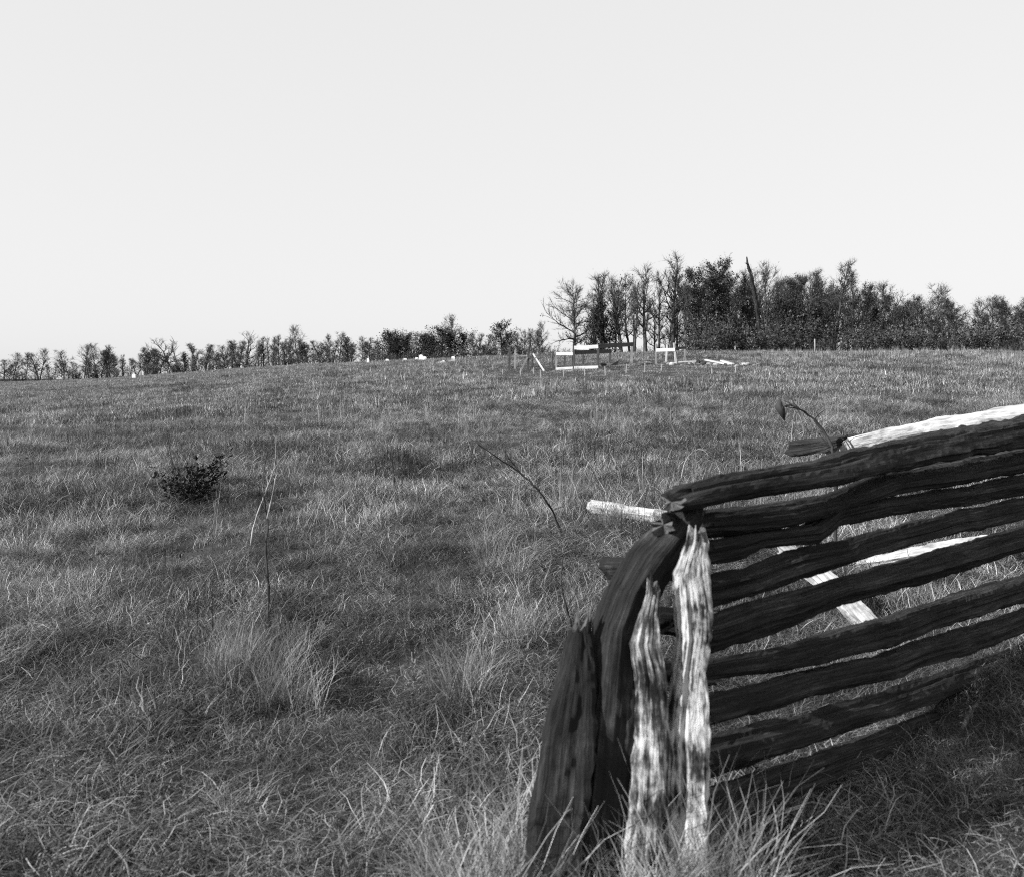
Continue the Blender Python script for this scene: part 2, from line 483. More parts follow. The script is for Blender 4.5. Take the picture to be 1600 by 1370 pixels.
def rough_log(pts, prof, n=30, k=120, seed=0, amp=.18, twist=.6, mats=None):
    """an irregular split rail: pts with (half width, half height) along the way"""
    rng = random.Random(seed)
    pts = [Vector(p) for p in pts]
    c0 = rng.uniform(0, 6.28)
    faces = [(c0 + q * 1.75 + rng.uniform(-.3, .3), rng.uniform(.74, .92)) for q in range(4)]
    def rad(a):                                    # flat split faces
        r = 1.12
        for ca, dist in faces:
            d = math.cos(a - ca)
            if d > .2: r = min(r, dist / d)
        return r
    mb = MB()
    vs, fs, uvs = [], [], []
    cum = [0.0]
    for i in range(len(pts) - 1): cum.append(cum[-1] + (pts[i + 1] - pts[i]).length)
    L = cum[-1]
    T0 = (pts[-1] - pts[0]).normalized()
    up = Vector((0, 0, 1)) if abs(T0.z) < .8 else Vector((0, 1, 0))
    side = T0.cross(up).normalized(); upv = side.cross(T0).normalized()
    N3 = lambda x, y, z: mnoise.noise(Vector((x, y + seed * 7.3, z + seed * 1.9)))
    for i in range(k):
        s = L * i / (k - 1)
        q = 0
        while q < len(cum) - 2 and cum[q + 1] < s: q += 1
        f = min(1, max(0, (s - cum[q]) / max(1e-6, cum[q + 1] - cum[q])))
        f2 = f * f * (3 - 2 * f) * .5 + f * .5
        p = pts[q].lerp(pts[q + 1], f2)
        w = prof[q][0] * (1 - f2) + prof[q + 1][0] * f2
        h = prof[q][1] * (1 - f2) + prof[q + 1][1] * f2
        p = p + upv * (h * .14 * N3(s * 2.6, 0, 0)) + side * (w * .14 * N3(s * 2.6, 5, 0))
        tw = twist * (i / (k - 1) - .5) + .1 * N3(s * 2, 3.1, 0)
        for j in range(n):
            a = 2 * math.pi * j / n
            ca, sa = math.cos(a), math.sin(a)
            r = rad(a + tw)
            r *= 1 + amp * .75 * N3(s * 4.5, ca * 1.2, sa * 1.2) + amp * .35 * N3(s * 13, ca * 3.5, sa * 3.5) + amp * .5 * N3(s * .8, ca * 9, sa * 9) + amp * .4 * N3(s * 34, ca * 7, sa * 7)
            g_ = N3(s * .9, ca * 5.2, sa * 5.2)      # long fissures
            r -= .42 * amp / .2 * max(0, g_ - .10)
            jag = 0.0
            if i < 2 or i > k - 3: jag = .09 * N3(a * 2, 9, i > 5) + .02 * N3(a * 6, 9, i > 5)
            vs.append(p + side * (ca * w * r) + upv * (sa * h * r) + T0 * jag)
    for i in range(k - 1):
        for j in range(n):
            j2 = (j + 1) % n
            fs.append((i * n + j, (i + 1) * n + j, (i + 1) * n + j2, i * n + j2))
            s0, s1 = L * i / (k - 1), L * (i + 1) / (k - 1)
            uvs.append([(s0, j / n), (s1, j / n), (s1, (j + 1) / n), (s0, (j + 1) / n)])
    mb.add(vs, fs, 0, uvs)
    for i in (0, k - 1):                       # end grain
        ring = [vs[i * n + j] for j in range(n)]
        c = sum(ring, Vector()) / n + T0 * (rng.uniform(-.012, .012))
        b = [(j, (j + 1) % n, n) if i == 0 else ((j + 1) % n, j, n) for j in range(n)]
        uu = [[(math.cos(j) * .1, math.sin(j) * .1), (math.cos(j + 1) * .1, math.sin(j + 1) * .1), (0, 0)] for j in range(n)]
        mb.add(ring + [c], b, 1, uu)
    return mb.mesh("split_rail", mats or [M['rail'], M['end']], smooth=False)

PROTO = {}
def proto(key):
    if key in PROTO: return PROTO[key]
    k = key
    if k == 'A': me = bare_tree(11, H=9, r=.18, spread=3.2, first=.2, nl=20, leaf=.05, up=1.1)
    elif k == 'B': me = bare_tree(12, H=9, r=.2, spread=2.6, first=.3, nl=18, up=2.0, leaf=.03, dens=.8, twigs=5)
    elif k == 'C': me = bare_tree(13, H=9, r=.2, spread=3.0, first=.22, nl=20, leaf=.3, lowleaf=True, up=1.3, dens=.9)
    elif k == 'D': me = bare_tree(14, H=9, r=.15, spread=2.4, first=.22, nl=20, leaf=.2, up=1.6)
    elif k == 'E': me = bare_tree(15, H=9, r=.14, spread=3.1, first=.08, nl=28, leaf=.45, leaf_s=.17, up=1.1)       # leafy
    elif k == 'F': me = bare_tree(16, H=9, r=.14, spread=2.9, first=.06, nl=30, leaf=.75, leaf_s=.19)       # very leafy
    elif k == 'G': me = bare_tree(17, H=9, r=.26, spread=3.8, first=.3, nl=14, leaf=0, fork=True, up=.7, wob=.1, twigs=3, dens=.7)   # gaunt
    elif k == 'I': me = bare_tree(18, H=9, r=.22, spread=2.4, first=.4, nl=9, leaf=0, lean=.45, up=.7, wob=.09, twigs=3, dens=.7)     # leaning
    elif k == 'J': me = bare_tree(19, H=9, r=.16, spread=1.8, first=.3, nl=14, up=2.0, leaf=.03, dens=.8, twigs=5)           # pole
    elif k == 'K': me = bare_tree(20, H=9, r=.25, spread=2.9, first=.36, nl=18, up=1.9, leaf=.05, dens=.8, twigs=5)           # stout trunk
    elif k == 'L': me = bare_tree(21, H=9, r=.22, spread=4.2, first=.18, nl=26, leaf=.3, leaf_s=.17, lowleaf=True, up=.6)    # wide low branches
    elif k == 'M': me = bare_tree(22, H=9, r=.16, spread=3.4, first=.08, nl=24, leaf=.12, up=1.3)           # bushy bare
    elif k == 'N': me = bare_tree(23, H=9, r=.18, spread=2.8, first=.15, nl=20, leaf=.15, up=1.7)
    elif k == 'P': me = cedar_tree(31, H=4, W=3.0, clear=.02, roundness=.35, ragged=.4)
    elif k == 'Q': me = cedar_tree(32, H=4, W=4.4, clear=.02, roundness=.6, dens=1.4, ragged=.4)
    elif k == 'S': me = cedar_tree(33, H=4, W=3.4, clear=.25, roundness=.6, dens=.7, ragged=.5)
    elif k == 'T': me = cedar_tree(34, H=4, W=4.8, clear=.02, roundness=.5, dens=1.2, ragged=.6)
    elif k == 'U': me = brush(41)
    elif k == 'V': me = brush(42, leaf=.8, stems=12)
    elif k == 'W': me = brush(43, leaf=.12, stems=18)
    PROTO[k] = me
    return me
BASEH = dict(P=4, Q=4, S=4, T=4, U=2.2, V=2.2, W=2.2)

def tree(name, kind, px, top, Y, label, group, cat="tree", wx=1.0, rz=None, sink=0.0):
    rng = random.Random(int(px * 7 + top))
    tm, cm = proto(kind)
    x = (px - CX) / FPX * Y
    z = gz(x, Y) - sink
    H = (EYE + (CY - top) / FPX * Y) - z
    s = max(.3, H / BASEH.get(kind, 9))
    e = empty(name, (x, Y, z), rng.uniform(0, 6.28) if rz is None else rz)
    e.scale = (s * wx, s * wx, s)
    tag(e, label, cat, group)
    a = link("trunk", tm, e); b = link("crown", cm, e)
    return e

def trees():
    gl, gm, gr = "trees along the far left of the field", "trees on the crest behind the graves", "trees of the tall wood"
    L = [  # left row: kind, px, top, Y, width, label
        ('M', 20, 552, 150, 1.2, "grey bushy bare tree, first at the left edge of the tree line"),
        ('A', 62, 546, 152, 1.0, "bare tree second from the left edge of the tree line"),
        ('M', 100, 548, 150, 1.2, "bushy bare tree third from the left edge of the tree line"),
        ('A', 132, 540, 146, 1.0, "bare tree fourth from the left edge of the tree line"),
        ('A', 153, 538, 138, 1.0, "bare tree fifth from the left edge of the tree line"),
        ('D', 166, 541, 138, 1.2, "thin tree with a few leaves, sixth from the left edge"),
        ('E', 178, 553, 136, 1.1, "low leafy tree just before the gap at the left"),
        ('J', 193, 553, 140, 1.2, "thin pole tree in the gap near the left end"),
        ('I', 213, 547, 136, .9, "dark tree leaning left near the left end of the tree line"),
        ('E', 225, 546, 140, 1.2, "leafy tree left of the gaunt spreading tree"),
        ('E', 239, 544, 138, 1.2, "leafy tree touching the gaunt spreading tree"),
        ('M', 250, 558, 134, 1.3, "low bushy tree at the foot of the gaunt spreading tree"),
        ('G', 273, 524, 130, 1.0, "gaunt bare tree with wide forked limbs, tallest at the left"),
        ('I', 284, 522, 132, .8, "bare tree with one long trunk leaning right beside a dark cedar"),
        ('E', 321, 537, 132, 1.15, "broad leafy tree between the dark cedar and a row of poles"),
        ('D', 339, 553, 132, 1.3, "small leafy tree right of the broad leafy one"),
        ('M', 352, 540, 130, 1.1, "bushy bare tree left of the gaunt tree with crooked limbs"),
        ('A', 364, 541, 128, 1.1, "low spreading bare tree left of the gaunt crooked tree"),
        ('G', 386, 514, 124, .75, "tall gaunt crooked bare tree with limbs reaching both sides"),
        ('A', 468, 510, 116, .9, "tall bare tree at the right end of the row of poles"),
        ('E', 484, 530, 118, 1.3, "leafy tree right of the row of pole trees"),
        ('M', 498, 535, 116, 1.2, "bushy bare tree left of the small cedar on the crest"),
        ('D', 513, 524, 114, 1.0, "slender tree with sparse leaves left of the small cedar"),
        ('A', 529, 520, 114, .9, "bare tree directly left of the small cedar on the crest"),
        ('D', 564, 527, 112, 1.0, "thin tree directly right of the small cedar on the crest"),
        ('J', 578, 526, 110, 1.4, "bare pole tree left of the dark cedar clump"),
    ]
    for i, px in enumerate((404, 412, 420, 428, 436, 445, 453)):
        k = ('J', 'B', 'J', 'D', 'B', 'J', 'B')[i]
        L.append((k, px, (530, 527, 526, 528, 524, 527, 530)[i], 120 + (i * 5) % 9, 1.0,
                  "slim upright bare tree standing in the close row of pole trees"))
    for k, px, top, Y, wx, lab in L:
        tree("bare_tree", k, px, top, Y, lab, "pole trees standing in a close row" if "close row" in lab else gl, wx=wx * 1.25)
    Cd = [('P', 291, 552, 128, 1.0, "small dark cone shaped cedar under the leaning trunk"),
          ('P', 544, 526, 108, .9, "small dark cedar alone on the crest left of the cedar clump"),
          ('Q', 607, 521, 100, .95, "round dark cedar, leftmost of the dark cedar clump"),
          ('T', 634, 523, 98, .8, "ragged dark cedar in the middle of the cedar clump"),
          ('Q', 656, 524, 96, .9, "dense dark cedar right of the middle of the clump"),
          ('T', 690, 514, 94, .9, "wide cedar below the tall bare tree in the clump"),
          ('T', 722, 522, 92, .8, "ragged cedar at the right end of the clump"),
          ('Q', 620, 530, 97, .8, "low dark cedar filling the gap between the first two of the clump"),
          ('Q', 673, 528, 95, .85, "low dark cedar between the dense one and the wide one"),
          ('P', 706, 520, 91, 1.0, "dark cedar directly before the tall bare tree of the clump"),
          ('Q', 753, 541, 90, .8, "small round dark cedar between the clump and the lone cedar"),
          ('S', 784, 505, 88, 1.0, "lone cedar with open branches and a clear trunk behind the braced posts")]
    for k, px, top, Y, wx, lab in Cd:
        tree("cedar_tree", k, px, top, Y, lab, "dark cedars on the crest", wx=wx * (1.5 if 590 < px < 760 else 1.15))
    Mid = [('A', 703, 494, 92, 1.05, "tall bare tree rising out of the dark cedar clump"),
           ('M', 742, 530, 90, .9, "thin bare bush tree right of the cedar clump"),
           ('M', 818, 521, 86, 1.0, "low bare tree right of the lone cedar"),
           ('M', 836, 520, 84, .9, "low bare tree beside the edge of the tall wood"),
           ('A', 848, 504, 84, .8, "bare tree at the foot of the wood's leftmost crown")]
    for k, px, top, Y, wx, lab in Mid:
        tree("bare_tree", k, px, top, Y, lab, gm, wx=wx)
    Rr = [('L', 897, 440, 80, .95, "wide tree with low leafy branches, leftmost of the tall wood"),
          ('B', 925, 427, 82, 1.0, "upright bare tree second from the left of the tall wood"),
          ('J', 938, 424, 84, 1.2, "slim bare pole tree above the dark evergreen in the wood"),
          ('C', 962, 446, 82, .8, "bare tree with leafy lower limbs above the dark board"),
          ('B', 972, 432, 84, 1.0, "upright bare tree behind the dark topped enclosure"),
          ('D', 985, 432, 80, 1.1, "tree with sparse leaves at the right of the dark board"),
          ('J', 992, 440, 78, 1.2, "thin pole tree left of the stout trunk"),
          ('K', 1008, 419, 78, 1.0, "stout trunked bare tree left of the white topped enclosure"),
          ('C', 1028, 428, 80, .8, "dark limbed tree between the two stout trunks"),
          ('K', 1049, 402, 79, 1.0, "tallest stout bare tree behind the white topped enclosure"),
          ('J', 1057, 425, 82, 1.0, "thin pole tree touching the tallest stout tree"),
          ('J', 1071, 440, 78, .9, "thin trunk at the left edge of the dense leafy wood"),
          ('F', 1091, 418, 80, 1.0, "dense leafy tree at the left edge of the dense wood"),
          ('F', 1111, 424, 82, 1.0, "leafy tree between two taller leafy crowns"),
          ('F', 1133, 402, 80, 1.0, "tallest dense leafy tree left of the leaning dead trunk"),
          ('D', 1160, 426, 82, 1.0, "leafy tree just behind the leaning dead trunk"),
          ('D', 1178, 442, 84, 1.1, "sparse tree right behind the leaning dead trunk"),
          ('A', 1202, 413, 80, .85, "bare topped tree right of the leaning dead trunk"),
          ('N', 1228, 428, 82, .9, "leafy tree second to the right of the leaning dead trunk"),
          ('B', 1256, 424, 80, 1.1, "bare upright tree over the low evergreens of the wood"),
          ('D', 1272, 428, 82, 1.1, "sparse upright tree over the low evergreens of the wood"),
          ('B', 1302, 410, 78, 1.15, "tall bare tree with fan shaped top, right part of the wood"),
          ('D', 1333, 426, 80, .9, "leafy tree right of the fan topped bare tree"),
          ('E', 1349, 438, 79, 1.0, "lower leafy tree second right of the fan topped tree"),
          ('E', 1374, 456, 76, 1.1, "dense leafy tree third right of the fan topped tree"),
          ('N', 1402, 440, 78, 1.0, "leafy tree fourth right of the fan topped tree"),
          ('E', 1432, 458, 76, 1.1, "dense leafy tree fifth right of the fan topped tree"),
          ('A', 1462, 446, 80, 1.0, "bare tree, fourth from the right end of the wood"),
          ('E', 1496, 462, 76, 1.1, "leafy tree, third from the right end of the wood"),
          ('M', 1536, 466, 78, 1.1, "dense leafy tree, second from the right end of the wood"),
          ('E', 1582, 460, 76, 1.1, "leafy tree at the right end of the wood")]
    for k, px, top, Y, wx, lab in Rr:
        tree("woodland_tree", k, px, top, Y, lab, gr, wx=wx, rz=3.3 if k == 'L' else None)
    Ev = [('P', 944, 468, 80, .8, "narrow dark evergreen inside the left part of the wood"),
          ('S', 930, 492, 79, .9, "low open evergreen at the foot of the upright bare trees"),
          ('T', 1222, 468, 76, .75, "dark evergreen low in the wood, right of the dead trunk"),
          ('Q', 1246, 474, 75, .7, "round dark evergreen low in the middle of the wood"),
          ('T', 1276, 480, 76, .75, "ragged dark evergreen left of the fan topped tree"),
          ('P', 1366, 478, 74, 1.0, "dark evergreen at the right part of the wood")]
    for k, px, top, Y, wx, lab in Ev:
        tree("evergreen_tree", k, px, top, Y, lab, "dark evergreens inside the wood", wx=wx)
    rng = random.Random(6)
    for i in range(78):
        px = -15 + i * 11.2 + rng.uniform(-5, 5)
        if 592 < px < 735: continue
        base = float(np.interp(px, _px, _rc)); yc = float(np.interp(px, _px, _yc))
        tree("bare_tree", rng.choice('AMNNDBJEE'), px, base - rng.choice((16, 20, 24, 27, 30, 34, 38, 46)), yc * rng.uniform(1.12, 1.3), "grey bare tree in the back row of the far tree line",
             "back row of the far tree line", wx=rng.uniform(1.2, 1.7))
    for i in range(48):
        px = 1080 + i * 11.2 + rng.uniform(-8, 8)
        top = float(np.interp(px, [1080, 1150, 1300, 1380, 1600], [436, 432, 438, 464, 474])) + rng.uniform(-6, 26)
        tree("woodland_tree", rng.choice('ENMBEDCN'), px, top - (14 if rng.random() < .3 else 0), rng.uniform(86, 98), "dark tree in the back row of the dense wood",
             "back row of the dense wood", wx=rng.uniform(.9, 1.2))
    for i in range(10):
        px = 905 + i * 17 + rng.uniform(-5, 5)
        tree("woodland_tree", rng.choice('NBJCM'), px, rng.uniform(440, 478), rng.uniform(86, 96), "slim tree in the back row behind the grave enclosures",
             "back row behind the grave enclosures", wx=rng.uniform(.7, 1.0))
    rng = random.Random(5)
    for i in range(46):          # undergrowth at the foot of the dense wood
        px = 1078 + i * 11.6 + rng.uniform(-5, 5)
        top = rng.choice((480, 490, 498, 505, 512, 520, 528))
        tree("undergrowth_bush", rng.choice('UVVUW'), px, top, rng.uniform(69, 76), "leafy bush in the brush at the foot of the dense wood",
             "bushes at the foot of the dense wood", cat="bush", wx=rng.uniform(.8, 1.1))
    for i in range(14):
        px = 855 + i * 16 + rng.uniform(-6, 6)
        tree("undergrowth_bush", rng.choice('UWW'), px, rng.uniform(537, 545), rng.uniform(76, 82), "low bare bush between the trunks behind the graves",
             "low bushes behind the graves", cat="bush", wx=rng.uniform(.9, 1.3))
    for i in range(70):
        px = -10 + i * 12.4 + rng.uniform(-6, 6)
        base = np.interp(px, _px, _rc)
        tree("undergrowth_bush", rng.choice('UVWUV'), px, base - rng.uniform(9, 24), float(np.interp(px, _px, _yc)) * 1.06, "low bush at the foot of the far tree line",
             "low bushes along the far tree line", cat="bush", wx=rng.uniform(1.0, 1.6))
    # the leaning dead trunk
    Y = 74.0
    base = on_ground(1190, 549, 40, 100); e = empty("dead_snag", (base.x, Y, gz(base.x, Y)))
    tag(e, "leaning dead tree trunk with a broken top standing over the wood", "dead tree")
    org = Vector(e.location)
    pts = [ray(px, r_, Y) - org for px, r_ in ((1191, 552), (1189, 530), (1186, 505), (1183, 482), (1178, 455), (1173, 428), (1168, 412), (1167, 402))]
    link("trunk", rough_log(pts, [(r_, r_) for r_ in (.2, .18, .17, .16, .15, .13, .10, .05)], n=12, k=50, seed=5, amp=.3, mats=[M['stake_dark'], M['end']]), e)
    for a, b in (((1172, 424), (1177, 432)), ((1169, 414), (1164, 411)), ((1180, 462), (1186, 450))):
        mb = MB(); tube(mb, [ray(*a, Y) - org, ray(*b, Y - .3) - org], [.05, .02], 5, cap=True)
        link("broken_limb", mb.mesh("snag_limb", [M['post_dark']]), e)
trees()

# ------------------------------------------------------------------ graves and their enclosures
def post(parent, a, b, w=.1, name="post", m='post'):
    mb = MB(); box(mb, a, b, w, w, up=Vector((0, 1, 0)), jit=.008)
    return link(name, mb.mesh(name, [M[m]], smooth=False), parent)

def board(parent, a, b, h=.2, t=.03, name="board", m='board'):
    mb = MB(); box(mb, a, b, t, h, jit=.004)
    return link(name, mb.mesh(name, [M[m]], smooth=False), parent)

def g(px, Y):
    x = (px - CX) / FPX * Y
    return Vector((x, Y, gz(x, Y)))

def enclosures():
    def g(px, Y):
        Y *= .93; x = (px - CX) / FPX * Y
        return Vector((x, Y, gz(x, Y)))
    # tall enclosure with a bright front board
    A, B, C = g(897, 51.0), g(934.5, 50.5), g(987, 57.0)
    D = A + (C - B); D.z = gz(D.x, D.y)
    e = empty("grave_enclosure", B)
    tag(e, "tall wooden grave enclosure with a white front board and dark side board", "grave enclosure", "wooden enclosures round the graves")
    def rel(p, h): return Vector((p.x, p.y, p.z + h)) - Vector(e.location)
    def up(px, row, p): return ray(px, row, p.y).z - p.z
    hA, hB, hC, hD = up(897, 540, A), up(934, 538, B), up(987, 535.5, C), up(948, 546, D)
    for p, h in ((A, hA), (B, hB), (C, hC), (D, hD)): post(e, rel(p, -.2), rel(p, h), .11, m='post' if p is C else 'post_dark')
    off = Vector((0, -.08, 0))
    board(e, rel(A, hA - .12) + off, rel(B, hB - .12) + off, .18)
    board(e, rel(A, .09) + off, rel(B, .09) + off, .14)
    offr = Vector((.08, -.03, 0))
    board(e, rel(B, hB - .10) + offr, rel(C, hC - .10) + offr, .22, m='board_shaded')
    board(e, rel(A, up(897, 551, A)) + Vector((.07, 0, 0)), rel(D, up(950, 549, D)) + Vector((.07, 0, 0)), .2, m='board_shaded')
    board(e, rel(B, .06) + Vector((.6, 1.2, 0)), rel(C, .06) + Vector((-.9, -1.2, 0)), .16, m='board_shaded')
    # low enclosure left of it
    A, B = g(869, 51.6), g(895, 51.2); C, D = g(911, 56.0), g(882.5, 56.0)
    e = empty("grave_enclosure", A)
    tag(e, "low small wooden grave enclosure with a white board, joined left of the tall one", "grave enclosure", "wooden enclosures round the graves")
    for p, h in ((A, up(869, 550, A)), (B, up(895, 550, B)), (C, up(910, 551, C)), (D, up(882, 552, D))): post(e, rel(p, -.2), rel(p, h), .1, m='post' if p is A else 'post_dark')
    board(e, rel(A, up(869, 553, A)) + off, rel(B, up(895, 553, B)) + off, .16)
    board(e, rel(A, .08) + off, rel(B, .08) + off, .13)
    # open enclosure to the right
    A, B, C = g(1025, 54.5), g(1057, 53.4), g(1072, 56.0)
    D = g(1041, 57.5)
    e = empty("grave_enclosure", B)
    tag(e, "narrow wooden grave enclosure with four pale leaning posts beside the rubble heap", "grave enclosure", "wooden enclosures round the graves")
    for p, h, dx in ((A, up(1025, 538, A), 0), (B, up(1055, 536, B), -.14), (C, up(1071, 541, C), -.1), (D, up(1040, 539, D), .03)):
        post(e, rel(p, -.2), rel(p, h) + Vector((dx, 0, 0)), .085, m='board' if p is B or p is D else 'post')
    board(e, rel(A, up(1025, 547.5, A)) + off, rel(B, up(1056, 546.5, B)) + off + Vector((-.1, 0, 0)), .16)
    board(e, rel(B, up(1056, 544.5, B)) + Vector((-.08, .02, 0)), rel(C, up(1072, 543.5, C)) + Vector((0, -.1, 0)), .14, m='board_shaded')
    # braced posts on the left
    e = empty("braced_fence", g(828, 51))
    tag(e, "frame of thin fence posts with two diagonal braces and a wire", "fence")
    ps = []
    for px, Y, top in ((795.5, 52, 545), (804.5, 54, 547), (825, 52, 548.5), (831.5, 53, 548.5), (863, 54, 550)):
        p = g(px, Y); h = up(px, top, p); ps.append((p, h)); post(e, rel(p, -.2), rel(p, h) + Vector((.02, 0, 0)), .105, m='post_dark' if len(ps) != 2 else 'post')
    a, b = g(824, 52), g(812.5, 50.4); post(e, rel(a, up(824, 559, a)), rel(b, .02), .08, "brace")
    a, b = g(833, 53), g(850.5, 50.0); post(e, rel(a, up(833, 553.5, a)), rel(b, .0), .08, "brace", 'peg')
    for (p, h), (q, k) in zip(ps[:-1], ps[1:]):
        mb = MB(); tube(mb, [rel(p, h * .75), rel(p.lerp(q, .5), (h + k) * .365), rel(q, k * .75)], .012, 4)
        link("wire", mb.mesh("wire", [M['post']]), e)
    # heap of boards and stones
    rng = random.Random(9)
    for a, b, h, lab in (((1103, 562.5), (1133, 569), .2, "longest pale board lying slanted on the heap by the graves"),
                         ((1128, 563.5), (1146, 570), .16, "short pale board at the right of the heap by the graves"),
                         ((1062, 566), (1090, 565), .12, "thin grey board behind the dark stone by the graves"),
                         ((1112, 568), (1136, 571.5), .14, "lowest grey board of the heap by the graves")):
        Y = 48.0
        pa, pb = ray(*a, Y + .6), ray(*b, Y - .4)
        e = MB(); o = Vector((pa + pb) / 2)
        box(e, pa - o, pb - o, .2, .07, jit=.01)
        ob = link("plank", e.mesh("plank", [M['board' if 'pale' in lab else 'post']], smooth=False), None, o)
        tag(ob, lab, "plank", "boards thrown on the heap")
    def stone(px, row, s, mname, lab, grp, name="stone", flat=.6, cat="stone"):
        p = on_ground(px, row, 30, 110)
        mb = MB(); n, k = 9, 6
        vs, fs = [], []
        for i in range(k):
            th = math.pi * i / (k - 1)
            for j in range(n):
                a = 2 * math.pi * j / n
                v = Vector((math.sin(th) * math.cos(a), math.sin(th) * math.sin(a), math.cos(th) * flat))
                v *= s * (1 + .35 * mnoise.noise(v * 1.7 + Vector((px, row, 0))))
                vs.append(v + Vector((0, 0, s * flat * .5)))
        for i in range(k - 1):
            for j in range(n):
                fs.append((i * n + j, (i + 1) * n + j, (i + 1) * n + (j + 1) % n, i * n + (j + 1) % n))
        mb.add(vs, fs)
        ob = link(name, mb.mesh(name, [M[mname]], smooth=False), None, p)
        tag(ob, lab, cat, grp)
    stone(1093, 569, .26, 'stone_dark', "largest dark stone at the left of the board heap", "stones round the board heap")
    stone(1099, 570, .18, 'stone_dark', "smaller dark stone touching the largest dark one", "stones round the board heap")
    for px in (1066, 1075, 1082, 1107, 1117, 1140, 1152, 1161, 1170, 1178, 1186, 1050, 1043):
        stone(px + rng.uniform(-2, 2), rng.uniform(570, 575), rng.uniform(.08, .2), 'stone', "small grey field stone lying near the board heap", "small stones round the board heap")
    stone(942, 573, .22, 'stone_dark', "dark round lump beside the corner post of the tall enclosure", None)
    # pale grave stones in the grass on the left
    for a, b, h, lab in (((685, 568), (695, 565), .14, "white slab lying tilted in the grass, leftmost of the pair"),
                         ((701, 566), (711, 562.5), .16, "white slab lying tilted in the grass, right of the pair")):
        Y = on_ground(690, 568, 30, 100).y
        pa, pb = ray(*a, Y), ray(*b, Y)
        o = (pa + pb) / 2; mb = MB(); box(mb, pa - o, pb - o, .3, h, jit=.03)
        tag(link("grave_slab", mb.mesh("grave_slab", [M['marble']], smooth=False), None, o), lab, "gravestone", "white slabs lying in the grass")
    def headstone(px, base, w, h, lab, tilt=0.0):
        p = on_ground(px, base, 30, 110)
        mb = MB(); n = 8; vs = []; t = .1
        out = [(-w / 2, -.1), (w / 2, -.1), (w / 2, h * .75)] + [(w / 2 * math.cos(math.pi * i / n), h * .75 + h * .25 * math.sin(math.pi * i / n)) for i in range(1, n)] + [(-w / 2, h * .75)]
        for s in (-1, 1):
            for x, z in out: vs.append(Vector((x + tilt * z, s * t / 2, z)))
        k = len(out)
        fs = [tuple(range(k)), tuple(range(2 * k - 1, k - 1, -1))] + [(i, i + k, (i + 1) % k + k, (i + 1) % k) for i in range(k)]
        mb.add(vs, fs)
        tag(link("headstone", mb.mesh("headstone", [M['marble']], smooth=False), None, p), lab, "gravestone", "white headstones before the cedars")
    headstone(708, 562, .28, .26, "small round topped white stone above the tilted slab pair")
    headstone(657, 563, .32, .5, "tallest white headstone before the dark cedar clump", .1)
    headstone(663, 563, .42, .34, "broad white headstone right of the tallest one", -.1)
    headstone(651, 562.5, .3, .22, "low white headstone left of the tallest one")
    headstone(633, 563.5, .3, .2, "low white headstone before the ragged middle cedar")
    headstone(605, 565.5, .28, .26, "small white headstone before the leftmost round cedar")
    headstone(575, 567, .22, .4, "narrow white headstone left of the cedar clump")
    headstone(209, 592, .4, .55, "lone white marker at the foot of the left tree line")
    # brush pile
    # pegs
    for px, r0, r1 in ((397, 596, 588), (421, 592, 584), (489.5, 609, 597), (525, 606, 597), (579, 581, 575), (600, 583, 577), (627, 595, 587), (632, 597, 585),
                       (663, 592, 583), (694, 594, 583), (697, 593, 584), (725, 592, 582), (754, 590, 581), (785, 585, 578), (813, 585, 576), (834, 583, 575),
                       (845, 590, 579), (880, 589, 578), (914, 588, 576), (946, 586, 574), (978, 582, 570), (1007, 581, 569), (1033, 579, 570),
                       (640, 586, 578), (677, 580, 573), (720, 580, 573), (742, 576, 569), (770, 578, 571), (1113, 585, 577), (1150, 583, 574)):
        p = on_ground(px, r0 + 1, 10, 100)
        h = (r0 - r1 + 2) / FPX * p.y
        mb = MB(); box(mb, Vector((0, 0, -.1)), Vector((random.Random(int(px)).uniform(-.03, .03), 0, h)), .034, .034, up=Vector((0, 1, 0)))
        o = link("peg", mb.mesh("peg", [M['peg']], smooth=False), None, p)
        tag(o, "small pale wooden peg standing in the grass before the graves", "peg", "pegs marking the graves")
    for px, r0, r1, lab in ((1273, 552, 530, "pale post at the edge of the wood under the low evergreens"),):
        Y = 63.0; x = (px - CX) / FPX * Y; z = gz(x, Y)
        top = EYE + (CY - r1) / FPX * Y
        mb = MB(); tube(mb, [Vector((0, 0, -.2)), Vector((.02, 0, (top - z) * .5)), Vector((0, 0, top - z))], [.055, .05, .045], 6, cap=True)
        tag(link("fence_post", mb.mesh("fence_post", [M['post']]), None, (x, Y, z)), lab, "post")
enclosures()

# ------------------------------------------------------------------ the split rail fence
def panel_depth(px):
    """depth of the near fence panel along the line of sight of a photo column"""
    u = (px - CX) / FPX
    t = (u * 2.8 - .60) / (1.30 - 1.2 * u)
    return 2.8 + 1.2 * t

